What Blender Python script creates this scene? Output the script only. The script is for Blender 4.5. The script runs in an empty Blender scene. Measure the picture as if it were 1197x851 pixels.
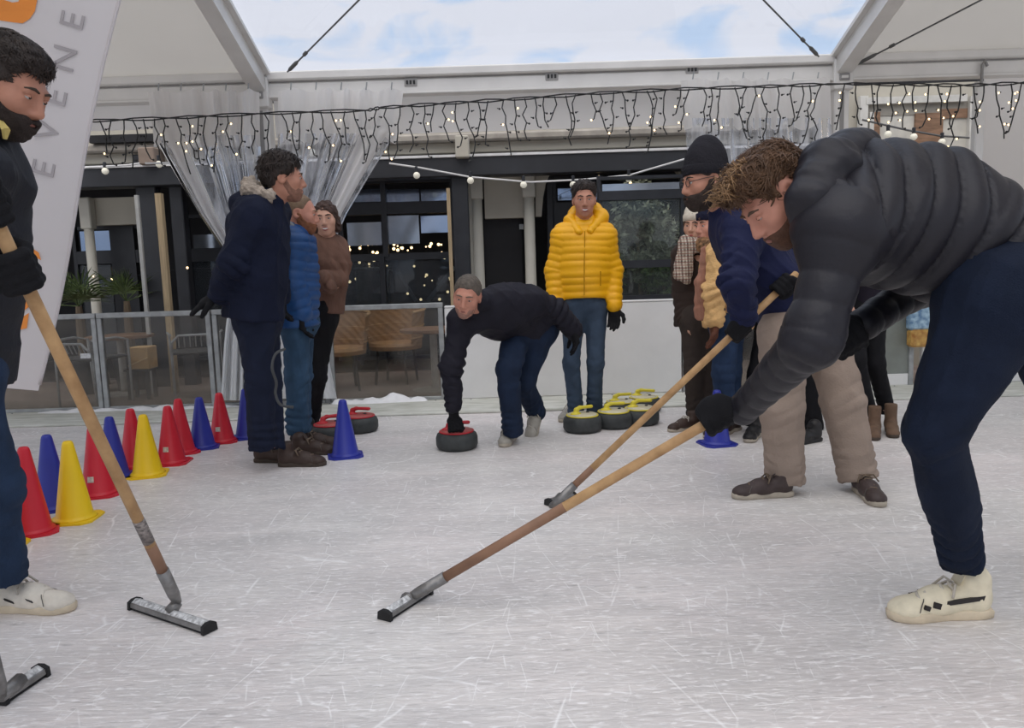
import bpy, math, random
import numpy as np
from mathutils import Vector, Matrix
random.seed(7); rng = np.random.default_rng(7)
sc = bpy.context.scene
COL = sc.collection

# ---------------------------------------------------------------- camera
W, H, F = 1197, 851, 890.0
CAM = np.array([0, 0, 1.12]); PITCH = math.radians(6.9); ROLL = math.radians(1.8)
FW = np.array([0, math.cos(PITCH), -math.sin(PITCH)]); R0 = np.array([1., 0, 0]); U0 = np.cross(R0, FW)
RT = R0 * math.cos(ROLL) - U0 * math.sin(ROLL); UP = U0 * math.cos(ROLL) + R0 * math.sin(ROLL)
cd = bpy.data.cameras.new('camera'); cam = bpy.data.objects.new('camera', cd); COL.objects.link(cam)
cd.sensor_fit = 'HORIZONTAL'; cd.sensor_width = 36.0; cd.lens = 36.0 * F / W
cd.clip_start = .05; cd.clip_end = 300
cam.matrix_world = Matrix(((RT[0], UP[0], -FW[0], CAM[0]), (RT[1], UP[1], -FW[1], CAM[1]), (RT[2], UP[2], -FW[2], CAM[2]), (0, 0, 0, 1)))
sc.camera = cam
def ray(x, y): return FW + RT * ((x - W / 2) / F) + UP * ((H / 2 - y) / F)
def P(x, y, Y):            # the point at depth Y that a pixel of the photograph looks at
    d = ray(x, y); return CAM + d * (Y / d[1])
def G(x, y, z=0.):         # the point on the ice (or at height z) that a pixel looks at
    d = ray(x, y); return CAM + d * ((z - CAM[2]) / d[2])

# ---------------------------------------------------------------- light and exposure
sc.view_settings.view_transform = 'Standard'; sc.view_settings.look = 'None'
sc.view_settings.exposure = -0.1; sc.view_settings.gamma = 1.0
sc.view_settings.use_curve_mapping = False
wd = bpy.data.worlds.new('sky'); sc.world = wd; wd.use_nodes = True
nt = wd.node_tree; nt.nodes.clear()
def N(t, kind, **kw):
    n = t.nodes.new(kind)
    for k, v in kw.items():
        if hasattr(n, k) and k not in n.inputs: setattr(n, k, v)
        else: n.inputs[k].default_value = v
    return n
tc = N(nt, 'ShaderNodeTexCoord'); mp = N(nt, 'ShaderNodeMapping'); mp.inputs['Scale'].default_value = (2.0, 1.6, 5.5); mp.inputs['Rotation'].default_value = (0, .45, .3)
n1 = N(nt, 'ShaderNodeTexNoise'); n1.inputs['Scale'].default_value = 2.6; n1.inputs['Detail'].default_value = 5; n1.inputs['Distortion'].default_value = .7
rp = N(nt, 'ShaderNodeValToRGB'); rp.color_ramp.elements[0].position = .43; rp.color_ramp.elements[1].position = .53
rp.color_ramp.elements[0].color = (.56, .71, .93, 1); rp.color_ramp.elements[1].color = (.84, .85, .92, 1)
bg = N(nt, 'ShaderNodeBackground'); bg.inputs['Strength'].default_value = 1.06
wo = N(nt, 'ShaderNodeOutputWorld')
for a, b in ((tc.outputs['Generated'], mp.inputs[0]), (mp.outputs[0], n1.inputs[0]), (n1.outputs[0], rp.inputs[0]), (rp.outputs[0], bg.inputs[0]), (bg.outputs[0], wo.inputs[0])): nt.links.new(a, b)

# the sun behind thin cloud: a wide, soft source high behind the photographer
sd = bpy.data.lights.new('sun', 'SUN'); sd.energy = 2.1; sd.angle = math.radians(75); sd.color = (1.0, .90, .79)
so = bpy.data.objects.new('sun', sd); COL.objects.link(so); so.rotation_euler = Vector((.12, .42, -.90)).to_track_quat('-Z', 'Y').to_euler(); so.location = (0, -4, 8)

# ---------------------------------------------------------------- materials
MATS = {}
def mat(name, col, rough=.7, var=.12, vscale=9., bump=0., bscale=60., metal=0., spec=.4, stretch=(1, 1, 1), sheen=0., emit=0., col2=None):
    if name in MATS: return MATS[name]
    m = bpy.data.materials.new(name); m.use_nodes = True; t = m.node_tree
    b = t.nodes['Principled BSDF']; L = t.links.new
    b.inputs['Roughness'].default_value = rough; b.inputs['Metallic'].default_value = metal
    b.inputs['Specular IOR Level'].default_value = spec
    if sheen: b.inputs['Sheen Weight'].default_value = sheen
    c = N(t, 'ShaderNodeTexCoord'); mpn = N(t, 'ShaderNodeMapping'); mpn.inputs['Scale'].default_value = stretch
    L(c.outputs['Object'], mpn.inputs[0])
    nz = N(t, 'ShaderNodeTexNoise'); nz.inputs['Scale'].default_value = vscale; nz.inputs['Detail'].default_value = 5
    L(mpn.outputs[0], nz.inputs[0])
    r = N(t, 'ShaderNodeValToRGB'); r.color_ramp.elements[0].position = .3; r.color_ramp.elements[1].position = .7
    c1 = [max(0, x * (1 - var)) for x in col]; c2 = [min(1, x * (1 + var)) for x in col] if col2 is None else col2
    r.color_ramp.elements[0].color = (*c1, 1); r.color_ramp.elements[1].color = (*c2, 1)
    L(nz.outputs[0], r.inputs[0]); L(r.outputs[0], b.inputs['Base Color'])
    if emit:
        L(r.outputs[0], b.inputs['Emission Color']); b.inputs['Emission Strength'].default_value = emit
    if bump:
        n2 = N(t, 'ShaderNodeTexNoise'); n2.inputs['Scale'].default_value = bscale; n2.inputs['Detail'].default_value = 3
        L(mpn.outputs[0], n2.inputs[0])
        bp = N(t, 'ShaderNodeBump'); bp.inputs['Strength'].default_value = bump; bp.inputs['Distance'].default_value = .01
        L(n2.outputs[0], bp.inputs['Height']); L(bp.outputs[0], b.inputs['Normal'])
    MATS[name] = m; return m
def film(name, tint, clear, rough=.12, dirt=0., dscale=8., dcol=(.6, .58, .55), zramp=None, dstretch=(1, 1, 1)):
    """thin clear sheet: part transparent, part diffuse haze and dirt, a little gloss"""
    m = bpy.data.materials.new(name); m.use_nodes = True; t = m.node_tree; t.nodes.clear(); L = t.links.new
    o = N(t, 'ShaderNodeOutputMaterial'); tr = N(t, 'ShaderNodeBsdfTransparent'); tr.inputs[0].default_value = (*tint, 1)
    gl = N(t, 'ShaderNodeBsdfGlossy'); gl.inputs['Roughness'].default_value = rough
    df = N(t, 'ShaderNodeBsdfDiffuse'); df.inputs[0].default_value = (*dcol, 1)
    tl = N(t, 'ShaderNodeBsdfTranslucent'); tl.inputs[0].default_value = (*dcol, 1)
    dm = N(t, 'ShaderNodeMixShader'); dm.inputs[0].default_value = .4; L(df.outputs[0], dm.inputs[1]); L(tl.outputs[0], dm.inputs[2])
    c = N(t, 'ShaderNodeTexCoord'); mpn = N(t, 'ShaderNodeMapping'); mpn.inputs['Scale'].default_value = dstretch
    nz = N(t, 'ShaderNodeTexNoise'); nz.inputs['Scale'].default_value = dscale; nz.inputs['Detail'].default_value = 6
    L(c.outputs['Object'], mpn.inputs[0]); L(mpn.outputs[0], nz.inputs[0])
    mr = N(t, 'ShaderNodeMapRange'); mr.inputs['From Min'].default_value = .35; mr.inputs['From Max'].default_value = .75
    mr.inputs['To Min'].default_value = 1 - clear - dirt * .5; mr.inputs['To Max'].default_value = 1 - clear + dirt
    L(nz.outputs[0], mr.inputs[0]); fac = mr.outputs[0]
    if zramp:            # frost and splashes that have settled along the lower edge of a pane: (height where they end, amount)
        sx = N(t, 'ShaderNodeSeparateXYZ'); L(c.outputs['Object'], sx.inputs[0])
        m2 = N(t, 'ShaderNodeMapRange'); m2.inputs['From Min'].default_value = zramp[0]; m2.inputs['From Max'].default_value = 0.
        m2.inputs['To Min'].default_value = 0; m2.inputs['To Max'].default_value = zramp[1]; L(sx.outputs[2], m2.inputs[0])
        ad = N(t, 'ShaderNodeMath', operation='ADD'); ad.use_clamp = True; L(fac, ad.inputs[0]); L(m2.outputs[0], ad.inputs[1]); fac = ad.outputs[0]
    m1 = N(t, 'ShaderNodeMixShader'); L(fac, m1.inputs[0]); L(tr.outputs[0], m1.inputs[1]); L(dm.outputs[0], m1.inputs[2])
    fr = N(t, 'ShaderNodeFresnel'); fr.inputs[0].default_value = 1.4
    m3 = N(t, 'ShaderNodeMixShader'); L(fr.outputs[0], m3.inputs[0]); L(m1.outputs[0], m3.inputs[1]); L(gl.outputs[0], m3.inputs[2])
    L(m3.outputs[0], o.inputs[0]); MATS[name] = m; return m
def fabric(name, col, trans):
    """tent cloth: part diffuse, part translucent"""
    m = bpy.data.materials.new(name); m.use_nodes = True; t = m.node_tree; t.nodes.clear(); L = t.links.new
    o = N(t, 'ShaderNodeOutputMaterial'); df = N(t, 'ShaderNodeBsdfDiffuse'); tl = N(t, 'ShaderNodeBsdfTranslucent')
    c = N(t, 'ShaderNodeTexCoord'); nz = N(t, 'ShaderNodeTexNoise'); nz.inputs['Scale'].default_value = 1.3; nz.inputs['Detail'].default_value = 5
    L(c.outputs['Object'], nz.inputs[0])
    r = N(t, 'ShaderNodeValToRGB'); r.color_ramp.elements[0].color = (*[x * .94 for x in col], 1); r.color_ramp.elements[1].color = (*[min(1, x * 1.04) for x in col], 1)
    L(nz.outputs[0], r.inputs[0]); L(r.outputs[0], df.inputs[0]); L(r.outputs[0], tl.inputs[0])
    mx = N(t, 'ShaderNodeMixShader'); mx.inputs[0].default_value = trans; L(df.outputs[0], mx.inputs[1]); L(tl.outputs[0], mx.inputs[2])
    L(mx.outputs[0], o.inputs[0]); MATS[name] = m; return m

# ---------------------------------------------------------------- object helpers
def tag(o, label=None, cat=None, group=None, kind=None):
    if label: o['label'] = label
    if cat: o['category'] = cat
    if group: o['group'] = group
    if kind: o['kind'] = kind
    return o
def empty(name, loc, label=None, cat=None, group=None, rz=0., kind=None):
    o = bpy.data.objects.new(name, None); COL.objects.link(o); o.location = Vector([float(v) for v in loc]); o.rotation_euler.z = rz
    o.empty_display_size = .1
    return tag(o, label, cat, group, kind)
def obj(name, vf, m, parent=None, smooth=False, off=(0, 0, 0)):
    """vf = (verts, faces); off is taken off every vertex (the place of the parent)"""
    v, f = vf; me = bpy.data.meshes.new(name)
    v = np.asarray(v, float) - np.asarray(off, float)
    if isinstance(f, np.ndarray):
        me.vertices.add(len(v)); me.vertices.foreach_set('co', v.astype(np.float32).ravel())
        n = f.shape[1]; me.loops.add(f.size); me.loops.foreach_set('vertex_index', f.astype(np.int32).ravel())
        me.polygons.add(len(f)); me.polygons.foreach_set('loop_start', np.arange(0, f.size, n, dtype=np.int32)); me.polygons.foreach_set('loop_total', np.full(len(f), n, np.int32))
        me.update(calc_edges=True)
    else: me.from_pydata([tuple(x) for x in v], [], f)
    me.materials.append(m)
    if smooth: me.polygons.foreach_set('use_smooth', [True] * len(me.polygons))
    o = bpy.data.objects.new(name, me); COL.objects.link(o)
    if parent is not None: o.parent = parent
    return o
def join(*parts):
    V, Fc, k = [], [], 0
    for v, f in parts:
        V += [tuple(x) for x in v]; Fc += [tuple(int(i) + k for i in q) for q in f]; k += len(v)
    return V, Fc
def box(x0, x1, y0, y1, z0, z1, ch=0.):
    if ch <= 0:
        v = [(x, y, z) for z in (z0, z1) for y in (y0, y1) for x in (x0, x1)]
        return v, [(0, 2, 3, 1), (4, 5, 7, 6), (0, 1, 5, 4), (2, 6, 7, 3), (0, 4, 6, 2), (1, 3, 7, 5)]
    ch = min(ch, (x1 - x0) * .45, (y1 - y0) * .45, (z1 - z0) * .45)
    V = []
    for sx in (0, 1):
        for sy in (0, 1):
            for sz in (0, 1):
                X, Y, Z = (x0, x1)[sx], (y0, y1)[sy], (z0, z1)[sz]; ix, iy, iz = (ch if not s else -ch for s in (sx, sy, sz))
                V += [(X, Y + iy, Z + iz), (X + ix, Y, Z + iz), (X + ix, Y + iy, Z)]
    def q(sx, sy, sz, a): return (sx * 4 + sy * 2 + sz) * 3 + a
    Fc = []
    for s in (0, 1):
        Fc += [(q(s, 0, 0, 0), q(s, 1, 0, 0), q(s, 1, 1, 0), q(s, 0, 1, 0)), (q(0, s, 0, 1), q(1, s, 0, 1), q(1, s, 1, 1), q(0, s, 1, 1)), (q(0, 0, s, 2), q(1, 0, s, 2), q(1, 1, s, 2), q(0, 1, s, 2))]
    for a in (0, 1):
        for b in (0, 1):
            Fc += [(q(0, a, b, 1), q(1, a, b, 1), q(1, a, b, 2), q(0, a, b, 2)), (q(a, 0, b, 0), q(a, 1, b, 0), q(a, 1, b, 2), q(a, 0, b, 2)), (q(a, b, 0, 0), q(a, b, 1, 0), q(a, b, 1, 1), q(a, b, 0, 1))]
    for a in (0, 1):
        for b in (0, 1):
            for c in (0, 1): Fc.append((q(a, b, c, 0), q(a, b, c, 1), q(a, b, c, 2)))
    return V, Fc
def unit(v):
    v = np.asarray(v, float); n = np.linalg.norm(v); return v / n if n > 1e-9 else v
def frame(d):
    d = unit(d); a = np.array([0, 0, 1.]) if abs(d[2]) < .9 else np.array([1., 0, 0])
    u = unit(np.cross(a, d)); return u, np.cross(d, u), d
def tube(pts, r, n=8, cap=True, closed=False):
    pts = [np.asarray(p, float) for p in pts]; V, Fc = [], []; m = len(pts)
    rs = r if hasattr(r, '__len__') else [r] * m; u = None
    for i, p in enumerate(pts):
        d = (pts[(i + 1) % m] - pts[i - 1]) if closed else pts[min(i + 1, m - 1)] - pts[max(i - 1, 0)]
        d = unit(d)
        if u is None: u = frame(d)[0]
        u = unit(u - d * (u @ d)); w = np.cross(d, u)
        for k in range(n):
            a = 2 * math.pi * k / n; V.append(p + rs[i] * (u * math.cos(a) + w * math.sin(a)))
    for i in range(m if closed else m - 1):
        for k in range(n):
            j = (i + 1) % m; Fc.append((i * n + k, i * n + (k + 1) % n, j * n + (k + 1) % n, j * n + k))
    if cap and not closed: Fc += [tuple(range(n - 1, -1, -1)), tuple(range((m - 1) * n, m * n))]
    return V, Fc
def bar(a, b, w, h, up=(0, 0, 1)):
    """rectangular bar between two points"""
    a, b = np.asarray(a, float), np.asarray(b, float); d = unit(b - a); s = unit(np.cross(d, up)); t = np.cross(s, d)
    V = [p + s * (sx * w / 2) + t * (sy * h / 2) for p in (a, b) for sx, sy in ((-1, -1), (1, -1), (1, 1), (-1, 1))]
    return V, [(3, 2, 1, 0), (4, 5, 6, 7)] + [(i, (i + 1) % 4, 4 + (i + 1) % 4, 4 + i) for i in range(4)]
def lathe(prof, n=24, c=(0, 0, 0)):
    V = [(c[0] + r * math.cos(2 * math.pi * k / n), c[1] + r * math.sin(2 * math.pi * k / n), c[2] + z) for r, z in prof for k in range(n)]
    Fc = [(i * n + k, i * n + (k + 1) % n, (i + 1) * n + (k + 1) % n, (i + 1) * n + k) for i in range(len(prof) - 1) for k in range(n)]
    Fc += [tuple(range(n - 1, -1, -1)), tuple(range((len(prof) - 1) * n, len(prof) * n))]
    return V, Fc
def prism(poly, axis_pt, ux, uy, un, th):
    """flat outline (list of 2-D points) extruded by th along un"""
    o = np.asarray(axis_pt, float); ux, uy, un = (np.asarray(a, float) for a in (ux, uy, un)); n = len(poly)
    V = [o + ux * a + uy * b for a, b in poly] + [o + ux * a + uy * b + un * th for a, b in poly]
    return V, [tuple(range(n - 1, -1, -1)), tuple(range(n, 2 * n))] + [(i, (i + 1) % n, n + (i + 1) % n, n + i) for i in range(n)]
def copy_tree(o, parent=None):
    c = o.copy(); COL.objects.link(c)
    if parent is not None: c.parent = parent
    for ch in list(o.children): copy_tree(ch, c)
    return c
def text_mesh(s, size, name):
    cu = bpy.data.curves.new(name, 'FONT'); cu.body = s; cu.size = size; cu.align_x = 'CENTER'; cu.align_y = 'CENTER'; cu.extrude = .0015
    t = bpy.data.objects.new(name, cu); COL.objects.link(t); dg = bpy.context.evaluated_depsgraph_get()
    me = bpy.data.meshes.new_from_object(t.evaluated_get(dg)); bpy.data.objects.remove(t); bpy.data.curves.remove(cu)
    v = np.array([x.co[:] for x in me.vertices]); f = [tuple(p.vertices) for p in me.polygons]; bpy.data.meshes.remove(me); return v, f

# ---------------------------------------------------------------- soft solids: smooth unions of rounded cones and ellipsoids, meshed with surface nets
class Cap:
    def __init__(s, a, b, ra, rb=None, flat=None, k=.03, op='u', q=None):
        s.a, s.b = np.asarray(a, float), np.asarray(b, float); s.ra, s.rb = ra, (ra if rb is None else rb); s.k, s.op, s.q = k, op, q
        s.M = None
        if flat is not None:
            n, fct = flat; n = unit(n); s.M = np.eye(3) + np.outer(n, n) * (1 / fct - 1); s.f = min(1, fct)
        r = max(s.ra, s.rb); 
        if flat is not None and flat[1] > 1: r *= flat[1]
        s.lo = np.minimum(s.a, s.b) - r; s.hi = np.maximum(s.a, s.b) + r
        A, B = (s.a, s.b) if s.M is None else (s.M @ s.a, s.M @ s.b)
        s.A, s.d = A, B - A; s.dd = max(1e-9, s.d @ s.d); s.L = float(np.linalg.norm(s.b - s.a))
    def ev(s, x, y, z):
        if s.M is not None:
            M = s.M; x, y, z = M[0, 0] * x + M[0, 1] * y + M[0, 2] * z, M[1, 0] * x + M[1, 1] * y + M[1, 2] * z, M[2, 0] * x + M[2, 1] * y + M[2, 2] * z
        x = x - s.A[0]; y = y - s.A[1]; z = z - s.A[2]
        t = np.clip((x * s.d[0] + y * s.d[1] + z * s.d[2]) / s.dd, 0, 1)
        r = np.sqrt((x - t * s.d[0]) ** 2 + (y - t * s.d[1]) ** 2 + (z - t * s.d[2]) ** 2) - (s.ra + t * (s.rb - s.ra))
        return (r if s.M is None else r * (.5 + .5 * s.f)), t
class Ell:
    def __init__(s, c, r, R=None, k=.02, op='u', q=None):
        s.c, s.r = np.asarray(c, float), np.asarray(r, float); s.R = np.eye(3) if R is None else np.asarray(R); s.k, s.op, s.q = k, op, q
        e = np.sqrt(((s.R * s.r) ** 2).sum(1)); s.lo, s.hi = s.c - e, s.c + e; s.L = 1.
    def ev(s, x, y, z):
        x = x - s.c[0]; y = y - s.c[1]; z = z - s.c[2]; R, r = s.R, s.r
        u = (R[0, 0] * x + R[1, 0] * y + R[2, 0] * z) / r[0]; v = (R[0, 1] * x + R[1, 1] * y + R[2, 1] * z) / r[1]; w = (R[0, 2] * x + R[1, 2] * y + R[2, 2] * z) / r[2]
        k0 = np.sqrt(u * u + v * v + w * w); k1 = np.sqrt((u / r[0]) ** 2 + (v / r[1]) ** 2 + (w / r[2]) ** 2) + 1e-6
        return k0 * (k0 - 1) / k1, w * .5 + .5
def smin(a, b, k):
    if k <= 0: return np.minimum(a, b)
    h = np.maximum(k - np.abs(a - b), 0) / k; return np.minimum(a, b) - h * h * k * .25
def smax(a, b, k): return -smin(-a, -b, k)
def solid(prims, res, post=None, disp=None, pad=.03):
    us = [p for p in prims if p.op == 'u']
    lo = np.min([p.lo for p in us], 0) - pad; hi = np.max([p.hi for p in us], 0) + pad
    n = np.ceil((hi - lo) / res).astype(int) + 1
    ax = [(lo[i] + res * np.arange(n[i])).astype(np.float32) for i in range(3)]
    D = np.full(n, .15, np.float32)
    for p in prims:
        m = p.k + .03
        i0 = np.clip(((p.lo - m - lo) / res).astype(int), 0, n - 1); i1 = np.clip(((p.hi + m - lo) / res).astype(int) + 2, 1, n)
        if np.any(i1 <= i0): continue
        sl = tuple(slice(i0[i], i1[i]) for i in range(3))
        d = p.ev(ax[0][sl[0]][:, None, None], ax[1][sl[1]][None, :, None], ax[2][sl[2]][None, None, :])[0]
        D[sl] = smin(D[sl], d, p.k) if p.op == 'u' else smax(D[sl], -d, p.k)
    if post is not None: D = post(D, ax[0][:, None, None], ax[1][None, :, None], ax[2][None, None, :])
    D[0], D[-1], D[:, 0], D[:, -1], D[:, :, 0], D[:, :, -1] = (.05,) * 6
    ins = D < 0
    c = np.zeros(n - 1, np.int8)
    for i in (0, 1):
        for j in (0, 1):
            for k in (0, 1): c += ins[i:n[0] - 1 + i, j:n[1] - 1 + j, k:n[2] - 1 + k]
    cells = np.argwhere((c > 0) & (c < 8)); idx = np.full(n - 1, -1, np.int64); idx[tuple(cells.T)] = np.arange(len(cells))
    acc = np.zeros((len(cells), 3)); cnt = np.zeros(len(cells))
    cor = [(i, j, k) for i in (0, 1) for j in (0, 1) for k in (0, 1)]
    vals = {q: D[cells[:, 0] + q[0], cells[:, 1] + q[1], cells[:, 2] + q[2]] for q in cor}
    for q in cor:
        for a in range(3):
            if q[a]: continue
            q2 = list(q); q2[a] = 1; va, vb = vals[q], vals[tuple(q2)]; m = (va < 0) != (vb < 0)
            t = np.where(m, va / np.where(m, va - vb, 1), 0); pt = np.tile(np.array(q, float), (len(cells), 1)); pt[:, a] += t
            acc += pt * m[:, None]; cnt += m
    V = lo + res * (cells + acc / np.maximum(cnt, 1)[:, None])
    Fs = []
    for a in range(3):
        b, d = (a + 1) % 3, (a + 2) % 3
        s0 = [slice(None)] * 3; s1 = [slice(None)] * 3; s0[a] = slice(0, n[a] - 1); s1[a] = slice(1, n[a])
        A, B = ins[tuple(s0)], ins[tuple(s1)]; e = np.argwhere(A != B)
        e = e[(e[:, b] > 0) & (e[:, d] > 0) & (e[:, b] < n[b] - 1) & (e[:, d] < n[d] - 1)]
        if not len(e): continue
        fl = A[tuple(e.T)]; qs = []
        for ob, od in ((0, 0), (-1, 0), (-1, -1), (0, -1)):
            x = e.copy(); x[:, b] += ob; x[:, d] += od; qs.append(idx[tuple(x.T)])
        q = np.stack(qs, 1); q[~fl] = q[~fl][:, ::-1]; Fs.append(q)
    Fc = np.concatenate(Fs)
    if disp is not None:
        e1 = V[Fc[:, 2]] - V[Fc[:, 0]]; e2 = V[Fc[:, 3]] - V[Fc[:, 1]]; fn = np.cross(e1, e2); nn = np.zeros_like(V)
        for i in range(4):
            for a in range(3): nn[:, a] += np.bincount(Fc[:, i], fn[:, a], len(V))
        nn /= np.linalg.norm(nn, axis=1)[:, None] + 1e-9
        V = V + nn * disp(V)[:, None]
    return V, Fc
_K = rng.normal(size=(12, 3)); _PH = rng.uniform(0, 6.28, 12)
def wav(V, freq, amp, seed=0):
    """soft rolling folds"""
    v = V + .35 / freq * np.sin(freq * (V[:, [1, 2, 0]] @ _K[:3].T) + seed)
    o = 0
    for i in range(6): o = o + np.sin(freq * (v @ _K[(i + seed) % 12]) + _PH[(i * 5 + seed) % 12] + seed)
    return amp * o / 3.
def crease(V, freq, amp, seed=0, dirn=(0, 0, 1), st=.45):
    """sharp drag folds, longer along dirn"""
    d = unit(dirn); u = V - np.outer(V @ d, d) * (1 - st); o = 0
    for i in range(3):
        w = u @ _K[(i * 3 + seed) % 12] * freq + 1.6 * np.sin(u @ _K[(i * 4 + 1 + seed) % 12] * freq * .55 + _PH[(i + seed) % 12]) + _PH[(i * 2 + seed) % 12]
        o = o + (1 - np.abs(np.sin(w))) ** 2.2
    return amp * (o / 3 - .25)
def joint_folds(V, c, ax, w, amp, per, seed=0):
    ax = unit(ax); d = np.linalg.norm(V - c, axis=1); t = (V - c) @ ax; u, v, _ = frame(ax); an = np.arctan2((V - c) @ u, (V - c) @ v)
    ph = t / per * 6.28 + 1.9 * np.sin(an + seed) + 1.1 * np.sin(2 * an + 2 * seed + 5 * t)
    return amp * np.exp(-(d / w) ** 2) * (np.abs(np.sin(ph / 2)) ** .7 - .55) * (.55 + .45 * np.sin(an * 1.5 + seed * 2 + 9 * t))
def quilt(prims, period, amp, sharp=.55, extra=None):
    qs = [p for p in prims if p.q is not None]
    def f(V):
        best = np.full(len(V), 9.); s = np.zeros(len(V)); am = np.full(len(V), amp)
        for p in qs:
            d, t = p.ev(V[:, 0], V[:, 1], V[:, 2]); d = np.where((t <= 0) & (p.q == .02), d + .06, d); m = d < best; best[m] = d[m]
            if p.q != .02: t = np.where(t <= 0, ((V - p.a) @ (p.b - p.a)) / p.L ** 2, t)
            s[m] = (p.q + t * p.L)[m]; am[m] = getattr(p, 'amp', amp)
        o = am * (np.abs(np.sin(math.pi * s / period)) ** sharp - .7)
        return o if extra is None else o + extra(V)
    return f

# ================================================================ the setting
def ice_material():
    m = bpy.data.materials.new('ice'); m.use_nodes = True; t = m.node_tree; L = t.links.new; b = t.nodes['Principled BSDF']
    c = N(t, 'ShaderNodeTexCoord')
    def noise(scale, st, det=5, rot=0, dist=0.):
        q = N(t, 'ShaderNodeMapping'); q.inputs['Scale'].default_value = st; q.inputs['Rotation'].default_value = (0, 0, rot); L(c.outputs['Object'], q.inputs[0])
        n = N(t, 'ShaderNodeTexNoise'); n.inputs['Scale'].default_value = scale; n.inputs['Detail'].default_value = det; n.inputs['Distortion'].default_value = dist; L(q.outputs[0], n.inputs[0]); return n.outputs[0]
    def ramp(s, p0, p1, c0=(0, 0, 0, 1), c1=(1, 1, 1, 1)):
        r = N(t, 'ShaderNodeValToRGB'); r.color_ramp.elements[0].position = p0; r.color_ramp.elements[1].position = p1; r.color_ramp.elements[0].color = c0; r.color_ramp.elements[1].color = c1; L(s, r.inputs[0]); return r.outputs[0]
    def mix(f, a, bb, mode='MIX'):
        n = N(t, 'ShaderNodeMix', data_type='RGBA', blend_type=mode)
        if isinstance(f, float): n.inputs[0].default_value = f
        else: L(f, n.inputs[0])
        for i, x in ((6, a), (7, bb)):
            if isinstance(x, tuple): n.inputs[i].default_value = x
            else: L(x, n.inputs[i])
        return n.outputs[2]
    def scratch(scale, rot, st, w):
        q = N(t, 'ShaderNodeMapping'); q.inputs['Scale'].default_value = st; q.inputs['Rotation'].default_value = (0, 0, rot); L(c.outputs['Object'], q.inputs[0])
        nz = N(t, 'ShaderNodeTexNoise'); nz.inputs['Scale'].default_value = 1.6; L(q.outputs[0], nz.inputs[0])
        mx = N(t, 'ShaderNodeMix', data_type='VECTOR'); mx.inputs[0].default_value = .22; L(q.outputs[0], mx.inputs[4]); L(nz.outputs[1], mx.inputs[5])
        v = N(t, 'ShaderNodeTexVoronoi', feature='DISTANCE_TO_EDGE'); v.inputs['Scale'].default_value = scale; L(mx.outputs[1], v.inputs[0])
        return ramp(v.outputs[0], 0, w, (1, 1, 1, 1), (0, 0, 0, 1))
    base = ramp(noise(.9, (1, 1, 1), 6, dist=.6), .35, .65, (.79, .725, .71, 1), (.79, .765, .735, 1))
    big = ramp(noise(1.7, (.6, 1.6, 1), 5, .15, .5), .32, .68); col = mix(big, mix(.55, base, (.47, .455, .445, 1)), base)
    streak = ramp(noise(15, (.32, 1.5, 1), 9, .06, .5), .38, .66); col = mix(streak, mix(.30, col, (.45, .435, .435, 1)), col)
    fine = ramp(noise(48, (.5, 1.7, 1), 6, -.12, .6), .54, .70); col = mix(fine, col, mix(.75, col, (.97, .95, .945, 1)))
    dark = ramp(noise(38, (.32, 1.9, 1), 5, .08, .5), .60, .74); col = mix(dark, col, mix(.42, col, (.22, .21, .21, 1)))
    msk = ramp(noise(4.5, (1, 1, 1), 3), .48, .60)
    for sca, rot, st, w, amt in ((1.9, .5, (1.6, .45, 1), .007, .75), (2.6, -.7, (.4, 1.7, 1), .006, .7), (3.4, 1.3, (1.3, .5, 1), .008, .65), (2.9, .1, (.5, 2.0, 1), .008, .75), (4.6, .9, (1.5, .5, 1), .010, .7), (6.5, .3, (.6, 1.8, 1), .010, .35), (8.0, -.4, (1.6, .6, 1), .010, .3)):
        s = scratch(sca, rot, st, w); k = N(t, 'ShaderNodeMath', operation='MULTIPLY'); L(s, k.inputs[0]); L(msk, k.inputs[1])
        k2 = N(t, 'ShaderNodeMath', operation='MULTIPLY'); L(k.outputs[0], k2.inputs[0]); k2.inputs[1].default_value = amt
        col = mix(k2.outputs[0], col, (.98, .97, .96, 1))
        msk = ramp(noise(4.0 + sca, (1, 1, 1), 4, sca), .50, .60)
    L(col, b.inputs['Base Color']); b.inputs['Roughness'].default_value = .42; b.inputs['Specular IOR Level'].default_value = .35
    bp = N(t, 'ShaderNodeBump'); bp.inputs['Strength'].default_value = .45; bp.inputs['Distance'].default_value = .01
    L(noise(40, (.5, 1.8, 1), 6), bp.inputs['Height']); L(bp.outputs[0], b.inputs['Normal']); return m
tag(obj('floor', box(-9, 9, -6, 6.12, -.05, 0), ice_material()), kind='structure')
tag(obj('floor_terrace', box(-14, 14, 6.12, 14, -.05, 0), mat('terrace paving', (.30, .24, .21), .8, .2, 3, .3, 30)), kind='structure')
tag(obj('ground', box(-60, 60, -60, 60, -.12, -.06), mat('outside ground', (.42, .41, .40), .9, .15, .6)), kind='structure')
k = obj('trim_1', box(-9, 9, 6.02, 6.74, 0.0, .02, .006), mat('rink edge board', (.54, .55, .48), .7, .16, 5, .2, 25, stretch=(1, 3, 1), col2=(.68, .68, .63)))
tag(k, kind='structure')
for i, x in enumerate(np.arange(-4.4, 5, .31)): obj('screw', lathe([(.006, 0), (.006, .004)], 6, (x, 6.60, .02)), mat('dark screw', (.1, .1, .1), .5), k)
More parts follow.
